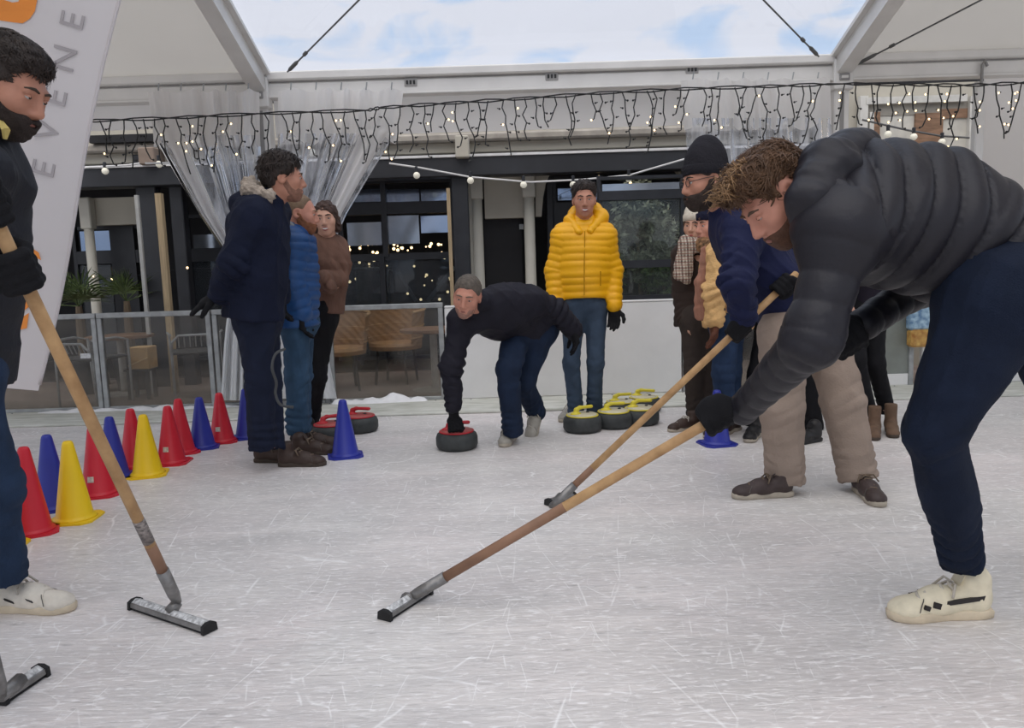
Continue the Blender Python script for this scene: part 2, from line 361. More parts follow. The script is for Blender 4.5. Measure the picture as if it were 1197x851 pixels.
# snow that has piled up along the foot of the barrier
def snow_ridge(x0, x1, y, h, seed):
    r = random.Random(seed); V, Fc = [], []; n = max(4, int((x1 - x0) / .03)); m = 7
    for i in range(n + 1):
        x = x0 + (x1 - x0) * i / n; e = math.sin(math.pi * i / n) ** .4; hh = h * e * (.25 + .75 * abs(math.sin(i * .37 + seed) * math.sin(i * .13 + seed * 2)) + r.uniform(0, .15)); w = .05 + .04 * e + .02 * math.sin(i * .21)
        for j in range(m): a = j / (m - 1); V.append((x, y - w * a + .01, .018 + hh * math.cos(a * math.pi / 2) ** 1.3))
    for i in range(n):
        for j in range(m - 1): Fc.append((i * m + j, i * m + j + 1, (i + 1) * m + j + 1, (i + 1) * m + j))
    return V, Fc
SNOW = mat('snow', (.86, .86, .87), .75, .05, 20, .4, 40)
for i, (x0, x1, h, lb) in enumerate(((-4.2, -2.3, .035, 'low ridge of snow along the barrier behind the cone row'), (-1.6, -.75, .08, 'snow heap at the foot of the clear barrier pane behind the bending man'), (1.5, 3.0, .05, 'snow ridge along the barrier behind the waiting people'))):
    tag(obj('snow_ridge', snow_ridge(x0, x1, 6.62, h, i), SNOW, smooth=True), lb, 'snow')

# ---------------- tent
YE = 6.85; XL, XR = -2.10, 2.92; BAY = XR - XL
ZT = float(P(640, 79, YE)[2]); ZB = float(P(640, 104, YE)[2]); SLOPE = math.tan(math.radians(19)); YR = YE - 5.0; ZR = ZT + 5 * SLOPE
ALU = mat('tent aluminium', (.74, .72, .69), .45, .06, 4, metal=.15)
ALUD = mat('tent aluminium groove', (.30, .29, .28), .5, .1, 4)
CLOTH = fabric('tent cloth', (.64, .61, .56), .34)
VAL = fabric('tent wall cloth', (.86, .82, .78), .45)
CLEAR = film('clear roof film', (.90, .93, .97), .93, .05, .06, 1.2, (.9, .9, .92))
def roof_z(y): return ZT + (YE - y) * SLOPE if y > YR else ZR - (YR - y) * SLOPE
def roof_sheet(x0, x1, clear):
    V, Fc = [], []; nx, ny = 14, 20
    for s in (0, 1):
        b = len(V)
        for j in range(ny + 1):
            y = (YE + .05 - (YE + .05 - YR) * j / ny) if s == 0 else YR - (YE - YR) * j / ny
            for i in range(nx + 1):
                x = x0 + (x1 - x0) * i / nx; sag = -.035 * math.sin(math.pi * i / nx) * math.sin(math.pi * j / ny)
                V.append((x, y, roof_z(y) + .03 + sag))
        for j in range(ny):
            for i in range(nx): a = b + j * (nx + 1) + i; Fc.append((a, a + 1, a + nx + 2, a + nx + 1))
    return V, Fc
for i, (x0, x1, m) in enumerate(((XL - BAY, XL, CLOTH), (XL, XR, CLEAR), (XR, XR + BAY, CLOTH))):
    o = obj('ceiling', roof_sheet(x0 + .02, x1 - .02, i == 1), m, smooth=True)
    tag(o, ('white tent roof cloth of the bay on the left', 'clear plastic roof sheet showing the clouds', 'white tent roof cloth of the bay on the right')[i], kind='structure')
# seams and creases of the clear roof sheet
for xc, col in ((XL + BAY * .5, None),):
    pass
def zroof(y, d=.06): return roof_z(y) - d
for i in range(4):                                                     # columns and rafters of the four frames
    x = XL - BAY + BAY * i
    t = empty('tent_truss', (x, YE, 0), ('aluminium tent frame left of the banner', 'aluminium tent column and rafter behind the three people on the left', 'aluminium tent column and rafter above the bent sweeper', 'aluminium tent frame at the far right')[i], 'tent truss', 'tent frames')
    loc = (x, YE, 0)
    obj('column', box(x - .065, x + .065, YE - .06, YE + .10, 0, ZB + .05, .012), ALU, t, off=loc)
    obj('column_groove', box(x - .018, x + .018, YE - .064, YE - .055, .05, ZB - .12), ALUD, t, off=loc)
    obj('corner_plate', box(x - .085, x + .085, YE - .10, YE + .02, ZB - .10, ZT - .02, .01), ALU, t, off=loc)
    obj('corner_lock', box(x - .045, x + .045, YE - .112, YE - .098, ZB - .03, ZB + .03, .006), ALUD, t, off=loc)
    obj('corner_lock', box(x - .030, x + .030, YE - .118, YE - .110, ZB - .012, ZB + .012, .003), ALU, t, off=loc)
    for s in (0, 1):
        y0, y1 = (YE, YR) if s == 0 else (YR, YR - 5)
        obj('rafter', bar((x, y0, roof_z(y0) - .09), (x, y1, roof_z(y1) - .09), .13, .17), ALU, t, off=loc)
        for e in (-1, 1): obj('rafter_keder', bar((x + e * .085, y0, roof_z(y0) - .02), (x + e * .085, y1, roof_z(y1) - .02), .05, .03), ALUD if s else ALU, t, off=loc)
for i in range(3):                                                     # eave beams with their connectors
    x0 = XL - BAY + BAY * i + .07; x1 = x0 + BAY - .14; loc = (x0, YE, ZB)
    t = empty('eave_beam', loc, ('eave beam over the left bay with the gathered curtain', 'long eave beam below the clear roof sheet', 'eave beam of the right bay above the bent sweeper')[i], 'beam', 'eave beams')
    zm = ZB + (ZT - ZB) * .62
    obj('beam', box(x0, x1, YE - .05, YE + .08, ZB, zm, .008), ALU, t, off=loc)
    obj('top_rail', box(x0, x1, YE - .09, YE + .08, zm + .012, ZT + .02, .012), ALU, t, off=loc)
    obj('keder_groove', box(x0, x1, YE - .045, YE + .07, zm, zm + .014), ALUD, t, off=loc)
    obj('lower_lip', box(x0, x1, YE - .065, YE + .06, ZB - .018, ZB + .004, .005), ALU, t, off=loc)
    for px in ((145,), (480, 645, 809), ())[i]:
        q = P(px, (97, 96, 89, 81, 0)[(0 if i == 0 else (480, 645, 809).index(px) + 1)], YE - .055)
        c = obj('connector', box(q[0] - .055, q[0] + .055, YE - .058, YE - .05, q[2] - .035, q[2] + .035, .004), mat('grey bracket', (.36, .35, .34), .5), t, off=loc)
        for dx in (-.03, 0, .03): obj('bolt', box(q[0] + dx - .009, q[0] + dx + .009, YE - .066, YE - .057, q[2] - .018, q[2] + .014, .002), mat('black bolt', (.03, .03, .03), .4), c, off=loc)
CABLE = mat('steel cable', (.13, .13, .13), .5, metal=.4)
def roof_hit(px, py, d=.10):
    r = ray(px, py); n = np.array([0, SLOPE, 1.]); return CAM + r * ((ZT + YE * SLOPE - d - n @ CAM) / (n @ r))
for i, (x, a, b, lb) in enumerate(((XL + .12, (336, 84), (420, -2), 'dark bracing cable across the left end of the clear roof'), (XR - .12, (957, 66), (892, -2), 'dark bracing cable across the right end of the clear roof'), (XR + .12, (1000, 76), (1148, -2), 'dark bracing cable under the white roof on the right'))):
    A, B = roof_hit(*a), roof_hit(*b); B = A + (B - A) * 2.6; t = empty('bracing_cable', A, lb, 'cable', 'roof bracing cables')
    obj('cable', tube([A, (A + B) / 2 - np.array([0, 0, .012]), B], .007, 6), CABLE, t, off=A)
    u = unit(B - A); obj('turnbuckle', tube([A + u * .02, A + u * .05, A + u * .16, A + u * .19], [.008, .016, .016, .008], 8), CABLE, t, off=A)
    obj('clamp', tube([A + u * .30, A + u * .34], .015, 8), CABLE, t, off=A)
# cloth hanging below the eave beams
ZV = float(P(600, 152, 6.93)[2])
def wall_cloth(x0, x1, z0, z1, y, amp, seed, n=60, m=10):
    V, Fc = [], []
    for j in range(m + 1):
        for i in range(n + 1):
            x = x0 + (x1 - x0) * i / n; a = j / m
            V.append((x, y + amp * (math.sin(x * 9 + seed) + .5 * math.sin(x * 23 + seed * 2)) * (.4 + .6 * a), z1 + (z0 - z1) * a))
    return V, [(j * (n + 1) + i, j * (n + 1) + i + 1, (j + 1) * (n + 1) + i + 1, (j + 1) * (n + 1) + i) for j in range(m) for i in range(n)]
tag(obj('tent_valance', wall_cloth(XL - BAY, XL - .07, float(P(150, 152, 6.95)[2]), ZB, 6.95, .006, 1), VAL, smooth=True), 'white cloth flap below the eave of the left bay', 'tent cloth', 'tent wall flaps')
tag(obj('tent_valance', wall_cloth(XL + .07, XR - .07, ZV, ZB, 6.95, .006, 2), VAL, smooth=True), 'long white cloth flap below the clear roof sheet', 'tent cloth', 'tent wall flaps')
xq = float(P(1150, 150, 6.95)[0])
tag(obj('tent_wall_cloth', wall_cloth(xq, XR + BAY, .04, ZB, 6.98, .012, 3), VAL, smooth=True), 'white tent wall cloth hanging at the far right', 'tent cloth')
hook = P(1148, 88, 6.8); t = empty('wall_hanger', (hook[0], 6.9, ZB - .2), 'grey metal hanger hooked over the right eave beam', 'hanger'); l = (hook[0], 6.9, ZB - .2)
obj('hook', tube([(hook[0] + .03, 6.78, ZB + .06), (hook[0], 6.77, ZB + .10), (hook[0] - .02, 6.77, ZB + .07), (hook[0] - .02, 6.77, ZB - .10)], .012, 8), ALUD, t, off=l)
obj('upright', box(hook[0] - .045, hook[0] + .035, 6.79, 6.86, 1.2, ZB - .06, .008), ALU, t, off=l)

# ---------------- rink barrier
ZF = float(P(250, 368, 6.66)[2]); YF = 6.66
STEEL = mat('galvanised steel', (.36, .37, .37), .5, .2, 14, .15, 60, metal=.45)
PANE = film('scuffed clear pane', (.92, .92, .91), .955, .10, .10, 7, (.34, .30, .25), zramp=(.38, .42), dstretch=(1, 1, 1.6))
FROST = film('frosted green pane', (.75, .80, .76), .30, .3, .2, 4, (.42, .45, .42))
BOARD = mat('white rink board', (.76, .75, .74), .5, .05, 3, .1, 20)
def px2x(px, py=420): return float(P(px, py, YF)[0])
def fence(px0, px1, lb, pane=PANE, zt=ZF, zb=.02, low=None):
    x0, x1 = px2x(px0), px2x(px1); t = empty('rink_barrier', (x0, YF, 0.02), lb, 'barrier', 'rink barrier panels'); l = (x0, YF, .02); w = .042
    obj('post', box(x0, x0 + w, YF - .02, YF + .02, .02, zt, .004), STEEL, t, off=l); obj('post', box(x1 - w, x1, YF - .02, YF + .02, .02, zt, .004), STEEL, t, off=l)
    obj('top_rail', box(x0, x1, YF - .022, YF + .022, zt, zt + .045, .005), STEEL, t, off=l)
    zl = .05 if low is None else low
    if low is None: obj('bottom_rail', box(x0 + w, x1 - w, YF - .015, YF + .015, .02, .05, .004), STEEL, t, off=l)
    else: obj('kick_board', box(x0 + w, x1 - w, YF - .012, YF + .012, .02, low, .004), BOARD, t, off=l)
    obj('pane', box(x0 + w, x1 - w, YF - .003, YF + .003, zl, zt), pane, t, off=l)
    return t, l
fence(-30, 117, 'steel framed clear barrier pane behind the banner')
t, l = fence(118, 250, 'steel framed clear barrier pane behind the cone row')
q = P(100, 416, YF - .01); tag(obj('pane_sticker', box(q[0] - .045, q[0] + .045, YF - .012, YF - .005, q[2] - .022, q[2] + .022), mat('white sticker', (.62, .63, .64), .6, .3, 60)), 'small white sticker on the pane beside the banner', 'sticker')
fence(252, 384, 'steel framed clear barrier pane behind the three people on the left')
fence(385, 520, 'steel framed clear barrier pane with wicker chairs behind it')
def board(px0, px1, zt, lb):
    x0, x1 = px2x(px0), px2x(px1); t = empty('rink_board', (x0, YF, .02), lb, 'barrier', 'white rink boards'); l = (x0, YF, .02)
    obj('panel', box(x0, x1, YF - .025, YF + .025, .02, zt, .008), BOARD, t, off=l); obj('cap_rail', box(x0, x1, YF - .03, YF + .03, zt, zt + .018, .006), BOARD, t, off=l)
    return t
board(522, 796, float(P(740, 353, YF)[2]), 'solid white rink board behind the man in the yellow jacket')
ZF2 = ZF + .02
fence(798, 905, 'steel framed barrier pane behind the woman in the white knit hat', zt=ZF2)
fence(906, 996, 'steel framed barrier pane behind the sweeper in beige trousers', zt=ZF2, pane=FROST, low=.12)
fence(997, 1067, 'frosted green barrier pane beside the brown boots', zt=ZF2, pane=FROST, low=.12)
board(1076, 1196, float(P(1180, 345, YF)[2]), 'white rink board behind the bent sweeper at the right')
board(1198, 1330, float(P(1180, 345, YF)[2]), 'white rink board beyond the right edge of the bent sweeper')

# ---------------- the restaurant behind the rink
def fb(px0, py0, px1, py1, Y, th, ch=0.):
    xm, ym = (px0 + px1) / 2, (py0 + py1) / 2
    return box(float(P(px0, ym, Y)[0]), float(P(px1, ym, Y)[0]), Y, Y + th, float(P(xm, py1, Y)[2]), float(P(xm, py0, Y)[2]), ch)
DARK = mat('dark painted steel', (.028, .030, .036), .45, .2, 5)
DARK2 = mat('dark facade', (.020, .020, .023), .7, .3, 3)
BEIGE = mat('beige render', (.50, .47, .40), .8, .06, 3, .1, 30)
CREAM = mat('cream column', (.62, .60, .53), .6, .06, 3)
GLASSR = mat('window glass', (.26, .31, .40), .08, .15, 2, metal=.85)
GLASSG = mat('window glass pale', (.36, .39, .43), .12, .25, 2, metal=.7)
WOOD = mat('pale timber', (.50, .38, .23), .6, .2, 9, stretch=(8, 8, .6))
wb = empty('wall_back', (0, 9, 0), kind='structure'); wl = (0, 9, 0)
def wp(name, vf, m, parent=None, smooth=False):
    if parent is None: return obj(name, vf, m, wb, smooth, off=wl)
    return obj(name, vf, m, parent, smooth, off=wl)
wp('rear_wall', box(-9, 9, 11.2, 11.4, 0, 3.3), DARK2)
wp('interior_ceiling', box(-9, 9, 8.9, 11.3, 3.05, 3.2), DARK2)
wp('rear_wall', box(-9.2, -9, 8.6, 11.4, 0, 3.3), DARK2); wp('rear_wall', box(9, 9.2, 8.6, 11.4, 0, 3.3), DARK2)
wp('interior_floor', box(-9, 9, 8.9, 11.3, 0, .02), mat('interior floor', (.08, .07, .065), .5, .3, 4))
wp('upper_wall', box(-9, 9, 8.5, 8.9, float(P(600, 176, 8.5)[2]), 3.0), BEIGE)
wp('gutter', fb(-60, 166, 1000, 160, 8.2, .3), BEIGE)
x0, x1 = -8, 7
wp('cornice', box(x0, x1, 8.15, 8.55, float(P(700, 160, 8.15)[2]), float(P(700, 150, 8.15)[2]), .02), mat('weathered stone ledge', (.36, .33, .29), .85, .25, 6, .2, 20))
wp('fascia', box(x0, x1, 8.25, 8.55, float(P(700, 174, 8.25)[2]), float(P(700, 161, 8.25)[2]), .01), BEIGE)
wp('eave_slot', fb(104, 157, 187, 166, 8.1, .1), DARK2); wp('bracket', fb(532, 158, 548, 184, 8.0, .3, .01), BEIGE); wp('bracket', fb(161, 172, 180, 192, 8.0, .3, .01), mat('brown bracket', (.26, .20, .16), .7))
zb0, zb1 = float(P(600, 204, 8.1)[2]), float(P(600, 181, 8.1)[2])
wp('pergola_beam', box(-8, 7, 8.1, 8.3, zb0, zb1, .01), DARK); wp('pergola_beam_light_strip', box(-8, 3.2, 8.08, 8.1, zb1 - .005, zb1 + .02), mat('pale cable duct', (.72, .72, .72), .5))
# posts
for p0, p1, y0, m, Y in ((163, 186, 180, DARK, 8.2), (203, 218, 215, DARK, 8.25), (530, 549, 180, DARK, 8.2), (640, 648, 200, DARK, 8.8), (290, 305, 210, DARK, 8.6), (800, 824, 190, DARK, 8.4), (930, 950, 190, DARK, 8.4)):
    v = fb(p0, y0, p1, 380, Y, .14, .01); v = ([(a, b, 0. if c < 1.2 else c) for a, b, c in v[0]], v[1]); wp('post', v, m)
for px, m, wpx, yt in ((166, mat('grey pole', (.50, .50, .48), .5), 4, 228), (192, WOOD, 7, 226), (527, WOOD, 4, 220)):
    q = P(px, 300, 7.7); zt = float(P(px, yt, 7.7)[2]); wp('pole', bar((q[0], 7.7, 0), (q[0], 7.7, zt), wpx / 115, wpx / 115, (0, 1, 0)), m)
# cream columns with the beige panels between them
def column(px, w, yt, Y=8.55):
    q = P(px, 300, Y); r = w / 2 * Y / F; zt = float(P(px, yt, Y)[2])
    wp('column', lathe([(r * 1.25, 0), (r * 1.25, .12), (r, .16), (r * .95, zt - .34)], 16, (q[0], Y, 0)), CREAM, smooth=True)
    wp('column_head', box(q[0] - r * 1.15, q[0] + r * 1.15, Y - r * 1.15, Y + r * 1.15, zt - .34, zt, .01), CREAM)
column(107, 11, 231); column(560, 12, 196); column(620, 13, 194)
wp('spandrel', fb(95, 231, 161, 263, 8.62, .12), BEIGE); wp('spandrel', fb(566, 195, 614, 255, 8.62, .12), BEIGE); wp('column', fb(549, 198, 554, 330, 8.6, .06), CREAM)
def arch(pts, Y, th):                                                  # the curved haunch of the arched opening
    q = [P(x, y, Y) for x, y in pts]; return prism([(a[0], a[2]) for a in q], (0, Y, 0), (1, 0, 0), (0, 0, 1), (0, 1, 0), th)
wp('arch_haunch', arch([(626, 195), (648, 195), (643, 203), (638, 215), (635, 230), (633, 253), (626, 253)], 8.62, .12), BEIGE)
wp('arch_haunch', arch([(781, 190), (815, 190), (815, 245), (809, 245), (806, 232), (800, 215), (792, 200)], 8.62, .12), BEIGE)
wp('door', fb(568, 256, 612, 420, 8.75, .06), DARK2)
wp('lever', fb(607, 262, 612, 268, 8.70, .05), STEEL)
# windows: dark frames with panes
def window(rect, panes, Y=8.85, m=GLASSR, bars=()):
    f = wp('window_frame', join(fb(rect[0], rect[1], rect[2], rect[1] + 4, Y, .08), fb(rect[0], rect[3] - 4, rect[2], rect[3], Y, .08), fb(rect[0], rect[1], rect[0] + 4, rect[3], Y + .004, .07), fb(rect[2] - 4, rect[1], rect[2], rect[3], Y + .004, .07), *[fb(*b, Y - .02 - .006 * i_, .10) for i_, b in enumerate(bars)]), DARK)
    for p in panes:
        o = wp('pane', fb(*p[:4], Y + .03, .012), m if len(p) < 5 else p[4], f)
    return f
GI = film('window glass clear', (.55, .60, .64), .86, .03, .06, 2, (.35, .38, .42))
window((396, 210, 531, 300), [(414, 221, 446, 236), (450, 221, 490, 236), (492, 221, 529, 236), (406, 260, 446, 287, GLASSG), (453, 252, 490, 285, GLASSG), (492, 252, 529, 272)], bars=[(396, 236, 531, 250), (446, 214, 452, 300)])
window((396, 300, 531, 420), [(400, 304, 527, 418, GI)], bars=[(446, 300, 452, 418)])
window((218, 250, 290, 420), [(209, 274, 218, 290, GLASSG), (226, 274, 262, 290, GLASSG), (224, 305, 286, 416, GI)], bars=[(218, 290, 290, 305), (214, 250, 224, 420)])
window((90, 264, 162, 420), [(94, 270, 134, 293, GLASSR), (94, 310, 134, 418, GI)], bars=[(90, 293, 162, 308), (134, 264, 162, 420)])
window((648, 205, 705, 420), [(652, 220, 672, 234), (676, 222, 700, 234), (652, 270, 672, 282, GLASSG), (652, 290, 701, 416, GI)], bars=[(648, 236, 705, 268), (671, 205, 677, 420)])
GREENG = film('window glass with garden', (.80, .84, .82), .90, .03, .05, 2, (.45, .48, .46))
window((700, 205, 800, 420), [(704, 214, 796, 223, GLASSG), (704, 233, 796, 304, GREENG), (704, 313, 796, 346, GREENG), (704, 352, 796, 418, GI)], bars=[(700, 222, 800, 233), (700, 304, 800, 313), (700, 345, 800, 352)], Y=7.6)
for r in ((104, 312, 132, 322), (118, 324, 134, 336), (248, 308, 263, 318)): wp('wall_patch', fb(*r, 8.95, .05), mat('sandstone patch', (.36, .28, .20), .8, .3, 8))
wp('brace', bar(P(531, 312, 9.2), P(500, 352, 9.2), .05, .05, (0, 1, 0)), mat('pale brace', (.34, .35, .35), .5)); wp('brace', bar(P(466, 318, 9.2), P(486, 352, 9.2), .04, .04, (0, 1, 0)), MATS['pale brace'])
wp('arcade_wall', fb(690, 195, 700, 420, 8.9, .1), DARK2)
# the kiosk window of the right bay
kw = wp('kiosk_wall', fb(960, 100, 1240, 470, 8.0, .1), BEIGE)
wf = wp('window_frame', join(fb(1013, 112, 1131, 120, 7.9, .08), fb(1004, 112, 1013, 300, 7.905, .07), fb(1131, 112, 1142, 300, 7.905, .07), fb(1015, 131, 1020, 300, 7.92, .05)), mat('white window frame', (.66, .65, .61), .5))
wp('pane', fb(1013, 120, 1131, 134, 7.95, .02), mat('grey shutter', (.33, .31, .27), .6), wf); wp('pane', fb(1019, 134, 1131, 300, 7.96, .02), mat('pale blind', (.66, .64, .58), .7), wf)
wp('timber_panel', fb(1068, 132, 1100, 300, 7.93, .03), mat('brown timber panel', (.27, .16, .10), .6, .3, 8, stretch=(1, 1, 6)), wf); wp('timber_panel', fb(1019, 131, 1027, 300, 7.93, .03), MATS['brown timber panel'], wf)
wp('timber_panel', fb(1100, 127, 1131, 138, 7.94, .02), MATS['brown timber panel'], wf)

# ---------------- things on the terrace
def leaf_cloud(c, rad, n, size, seed):
    r = np.random.default_rng(seed); V, Fc = [], []
    cl = [(np.zeros(3), 1.)] + [(np.array(rad) * unit(r.normal(size=3)) * .75, r.uniform(.3, .55)) for _ in range(9)]
    for i in range(n):
        co, cs = cl[r.integers(len(cl))]; d = r.normal(size=3); d /= np.linalg.norm(d); p = np.array(c) + co + d * np.array(rad) * cs * r.uniform(.3, 1.0) ** .6
        a = unit(r.normal(size=3)); b = unit(np.cross(a, r.normal(size=3))); s = size * r.uniform(.6, 1.3); k = len(V)
        V += [p - a * s, p + b * s * .38, p + a * s, p - b * s * .38]; Fc.append((k, k + 1, k + 2, k + 3))
    return V, Fc
IVY = mat('ivy leaf', (.30, .33, .22), .6, .5, 30, col2=(.58, .60, .46)); IVY2 = mat('green shrub leaf', (.10, .18, .06), .6, .5, 30, col2=(.24, .36, .12)); STEM = mat('plant stem', (.16, .12, .08), .8)
for px, py, Y, rad, n, m, lb, sd in ((745, 275, 8.0, (.46, .13, .46), 3600, IVY, 'pale olive shrub filling the window beside the yellow jacket', 1), (775, 332, 7.98, (.26,.14,.24), 800, IVY2, 'green shrub below the olive one behind the white knit hat', 2), (708, 322, 7.98, (.22,.14,.26), 700, IVY2, 'low dark green shrub just right of the yellow jacket', 3)):
    c = P(px, py, Y); t = empty('potted_shrub', (c[0], c[1], 0), lb, 'shrub', 'shrubs behind the window'); l = (c[0], c[1], 0)
    tag(obj('foliage', leaf_cloud(c, rad, n, .045, sd), m, t, off=l), kind='stuff')
    obj('stem', tube([(c[0], c[1], .3), (c[0] + .03, c[1], .8), c], [.03, .025, .015], 7), STEM, t, off=l)
    obj('pot', lathe([(.16, 0.02), (.22, .36), (.24, .36), (.24, .40), (.20, .40), (.19, .34)], 20, (c[0], c[1], 0)), mat('dark plant pot', (.06, .06, .06), .6), t, off=l)
def palm(px, py, Y, lb, nf, seed, R=.34):
    r = random.Random(seed); c = P(px, py, Y); t = empty('fan_palm', (c[0], c[1], 0), lb, 'palm', 'fan palms on the terrace'); l = (c[0], c[1], 0)
    g = mat('palm leaf', (.06, .10, .035), .5, .4, 12, col2=(.16, .22, .08))
    obj('trunk', tube([(c[0], c[1], .3), (c[0], c[1], c[2] * .8), c], [.05, .045, .03], 8), STEM, t, off=l)
    obj('pot', lathe([(.15, 0.0), (.2, .33), (.22, .33), (.22, .37), (.18, .37), (.17, .3)], 20, (c[0], c[1], 0)), MATS['dark plant pot'], t, off=l)
    for i in range(nf):
        a = r.uniform(0, 6.28); e = r.uniform(.1, 1.1); d = np.array([math.cos(a) * math.cos(e), math.sin(a) * math.cos(e) * .8, math.sin(e)]); hub = c + d * r.uniform(.12, .26); u, w, _ = frame(d); V, Fc = [], []
        for k in range(13):
            b = (k - 6) / 6 * 1.45; q = d * math.cos(b) + u * math.sin(b); ln = R * (1 - .12 * abs(k - 6) / 6) * r.uniform(.8, 1.05); s = unit(np.cross(q, w)) * .011; m = len(V)
            tip = hub + q * ln - np.array([0, 0, .10 * ln]); mid = hub + q * ln * .55
            V += [hub, mid - s, tip, mid + s]; Fc.append((m, m + 1, m + 2, m + 3))
        f = obj('frond', (V, Fc), g, t, off=l); obj('leaf_stalk', tube([c, hub], .006, 5), g, f, off=(0, 0, 0)) if False else None
        obj('leaf_stalk', tube([c, hub], .006, 5), g, t, off=l)
palm(92, 358, 7.9, 'green fan palm between the banner and the cream column', 12, 3); palm(148, 352, 8.1, 'darker fan palm right of the cream column', 7, 5, .28)
WICK = mat('wicker', (.33, .19, .09), .65, .35, 40, .6, 90, stretch=(1, 1, 6))
def wicker_chair(px, py, Y, rz, lb):
    c = P(px, py, Y); t = empty('wicker_chair', (c[0], c[1], 0), lb, 'chair', 'wicker chairs on the terrace', rz)
    V, Fc = [], []; n, m = 26, 9
    for j in range(m + 1):
        z = .40 + .36 * j / m
        for i in range(n + 1):
            a = math.radians(-35 + 250 * i / n); r = .27 + .05 * j / m + .006 * ((i + j) % 2); V.append((r * math.cos(a), r * math.sin(a), z + .03 * math.sin(a) * j / m))
    Fc = [(j * (n + 1) + i, j * (n + 1) + i + 1, (j + 1) * (n + 1) + i + 1, (j + 1) * (n + 1) + i) for j in range(m) for i in range(n)]
    obj('backrest', (V, Fc), WICK, t)
    for j in (2, 5): obj('woven_band', tube([(x * 1.015, y * 1.015, z) for x, y, z in V[j * (n + 1):(j + 1) * (n + 1)]], .007, 5), mat('wicker pale', (.45, .29, .15), .6, .3, 30), t)
    obj('rim', tube(V[m * (n + 1):], .016, 6), MATS['wicker pale'], t); obj('seat', lathe([(.27, .36), (.28, .40), (.26, .43), (.1, .44)], 22), WICK, t)
    for a in (45, 135, 225, 315): obj('leg', tube([(.2 * math.cos(math.radians(a)), .2 * math.sin(math.radians(a)), .38), (.24 * math.cos(math.radians(a)), .24 * math.sin(math.radians(a)), 0)], .014, 7), DARK, t)
wicker_chair(395, 400, 7.55, .3, 'tan wicker chair just right of the woman in brown'); wicker_chair(462, 398, 7.95, -.2, 'darker wicker chair in the middle of the clear barrier pane')
def terrace_table(px, py, Y, lb, col):
    c = P(px, py, Y); t = empty('cafe_table', (c[0], c[1], 0), lb, 'table', 'terrace tables'); z = c[2]
    obj('table_top', lathe([(.30, z - .03), (.32, z - .025), (.32, z), (.30, z + .005)], 24), mat('table top ' + lb[:5], col, .4, .2, 6), t)
    obj('pedestal', lathe([(.035, .02), (.035, z - .03)], 12), mat('pale pedestal', (.42, .40, .36), .5), t); obj('base', lathe([(.22, 0), (.22, .015), (.05, .03)], 20), MATS['pale pedestal'], t)
terrace_table(506, 384, 7.32, 'round brown cafe table behind the bending man', (.22, .13, .08)); terrace_table(140, 392, 7.7, 'round dark cafe table behind the cone row', (.07, .065, .06))
def metal_chair(px, py, Y, rz, lb):
    c = P(px, py, Y); t = empty('bistro_chair', (c[0], c[1], 0), lb, 'chair', 'metal bistro chairs', rz); m = mat('pale tube steel', (.40, .41, .41), .4, metal=.5)
    zt = c[2] + .02
    obj('back_frame', tube([(-.22, -.2, 0), (-.22, -.2, .45), (-.21, -.24, zt - .06), (-.15, -.25, zt), (.15, -.25, zt), (.21, -.24, zt - .06), (.22, -.2, .45), (.22, -.2, 0)], .012, 7), m, t)
    for k in range(7): x = -.15 + .05 * k; obj('slat', tube([(x, -.245, zt - .01), (x, -.21, .50)], .006, 5), m, t)
    obj('arm_rest', tube([(-.22, -.2, .62), (-.25, .05, .63), (-.24, .2, .60), (-.22, .22, 0)], .012, 7), m, t); obj('arm_rest', tube([(.22, -.2, .62), (.25, .05, .63), (.24, .2, .60), (.22, .22, 0)], .012, 7), m, t)
    obj('seat', box(-.22, .22, -.2, .22, .43, .455, .01), mat('dark seat', (.06, .06, .06), .6), t)
metal_chair(228, 392, 7.5, .4, 'pale tube steel bistro chair behind the cones left of the parka'); metal_chair(106, 402, 7.12, -.3, 'pale tube steel bistro chair near the banner')
c = P(161, 418, 7.35); t = empty('cardboard_box', (c[0], 7.35, 0), 'tan cardboard box on a low stool behind the cone row', 'box'); l = (c[0], 7.35, 0)
KB = mat('cardboard', (.55, .36, .17), .8, .1, 8); b = fb(150, 406, 173, 432, 7.3, .2, .006)
obj('carton', b, KB, t, off=l); obj('flap', bar(P(150, 428, 7.28), P(172, 418, 7.28), .012, .012, (0, 1, 0)), mat('cardboard edge', (.72, .52, .28), .8), t, off=l)
zz = min(v[2] for v in b[0]); obj('stool', join(*[box(c[0] + dx - .015, c[0] + dx + .015, 7.3 + dy, 7.33 + dy, 0, zz) for dx in (-.09, .09) for dy in (.01, .15)], box(c[0] - .12, c[0] + .12, 7.29, 7.51, zz - .02, zz)), mat('dark seat', (.06, .06, .06), .6), t, off=l)
c = P(438, 330, 9.3); t = empty('dining_chair', (c[0], 9.3, .02), 'dark green upholstered chair inside the restaurant window', 'chair'); l = (c[0], 9.3, 0)
UG = mat('dark green upholstery', (.035, .045, .035), .6, .2, 10); zt = float(P(438, 316, 9.3)[2])
obj('backrest', box(c[0] - .22, c[0] + .22, 9.24, 9.32, .5, zt, .03), UG, t, off=l); obj('back_rail', box(c[0] - .23, c[0] + .21, 9.235, 9.325, zt, zt + .02, .005), STEEL, t, off=l); obj('seat', box(c[0] - .23, c[0] + .23, 9.3, 9.75, .44, .52, .03), UG, t, off=l)
for sx in (-.2, .2):
    for sy in (9.3, 9.72): obj('leg', box(c[0] + sx - .02, c[0] + sx + .02, sy - .02, sy + .02, .02, .46), DARK, t, off=l)
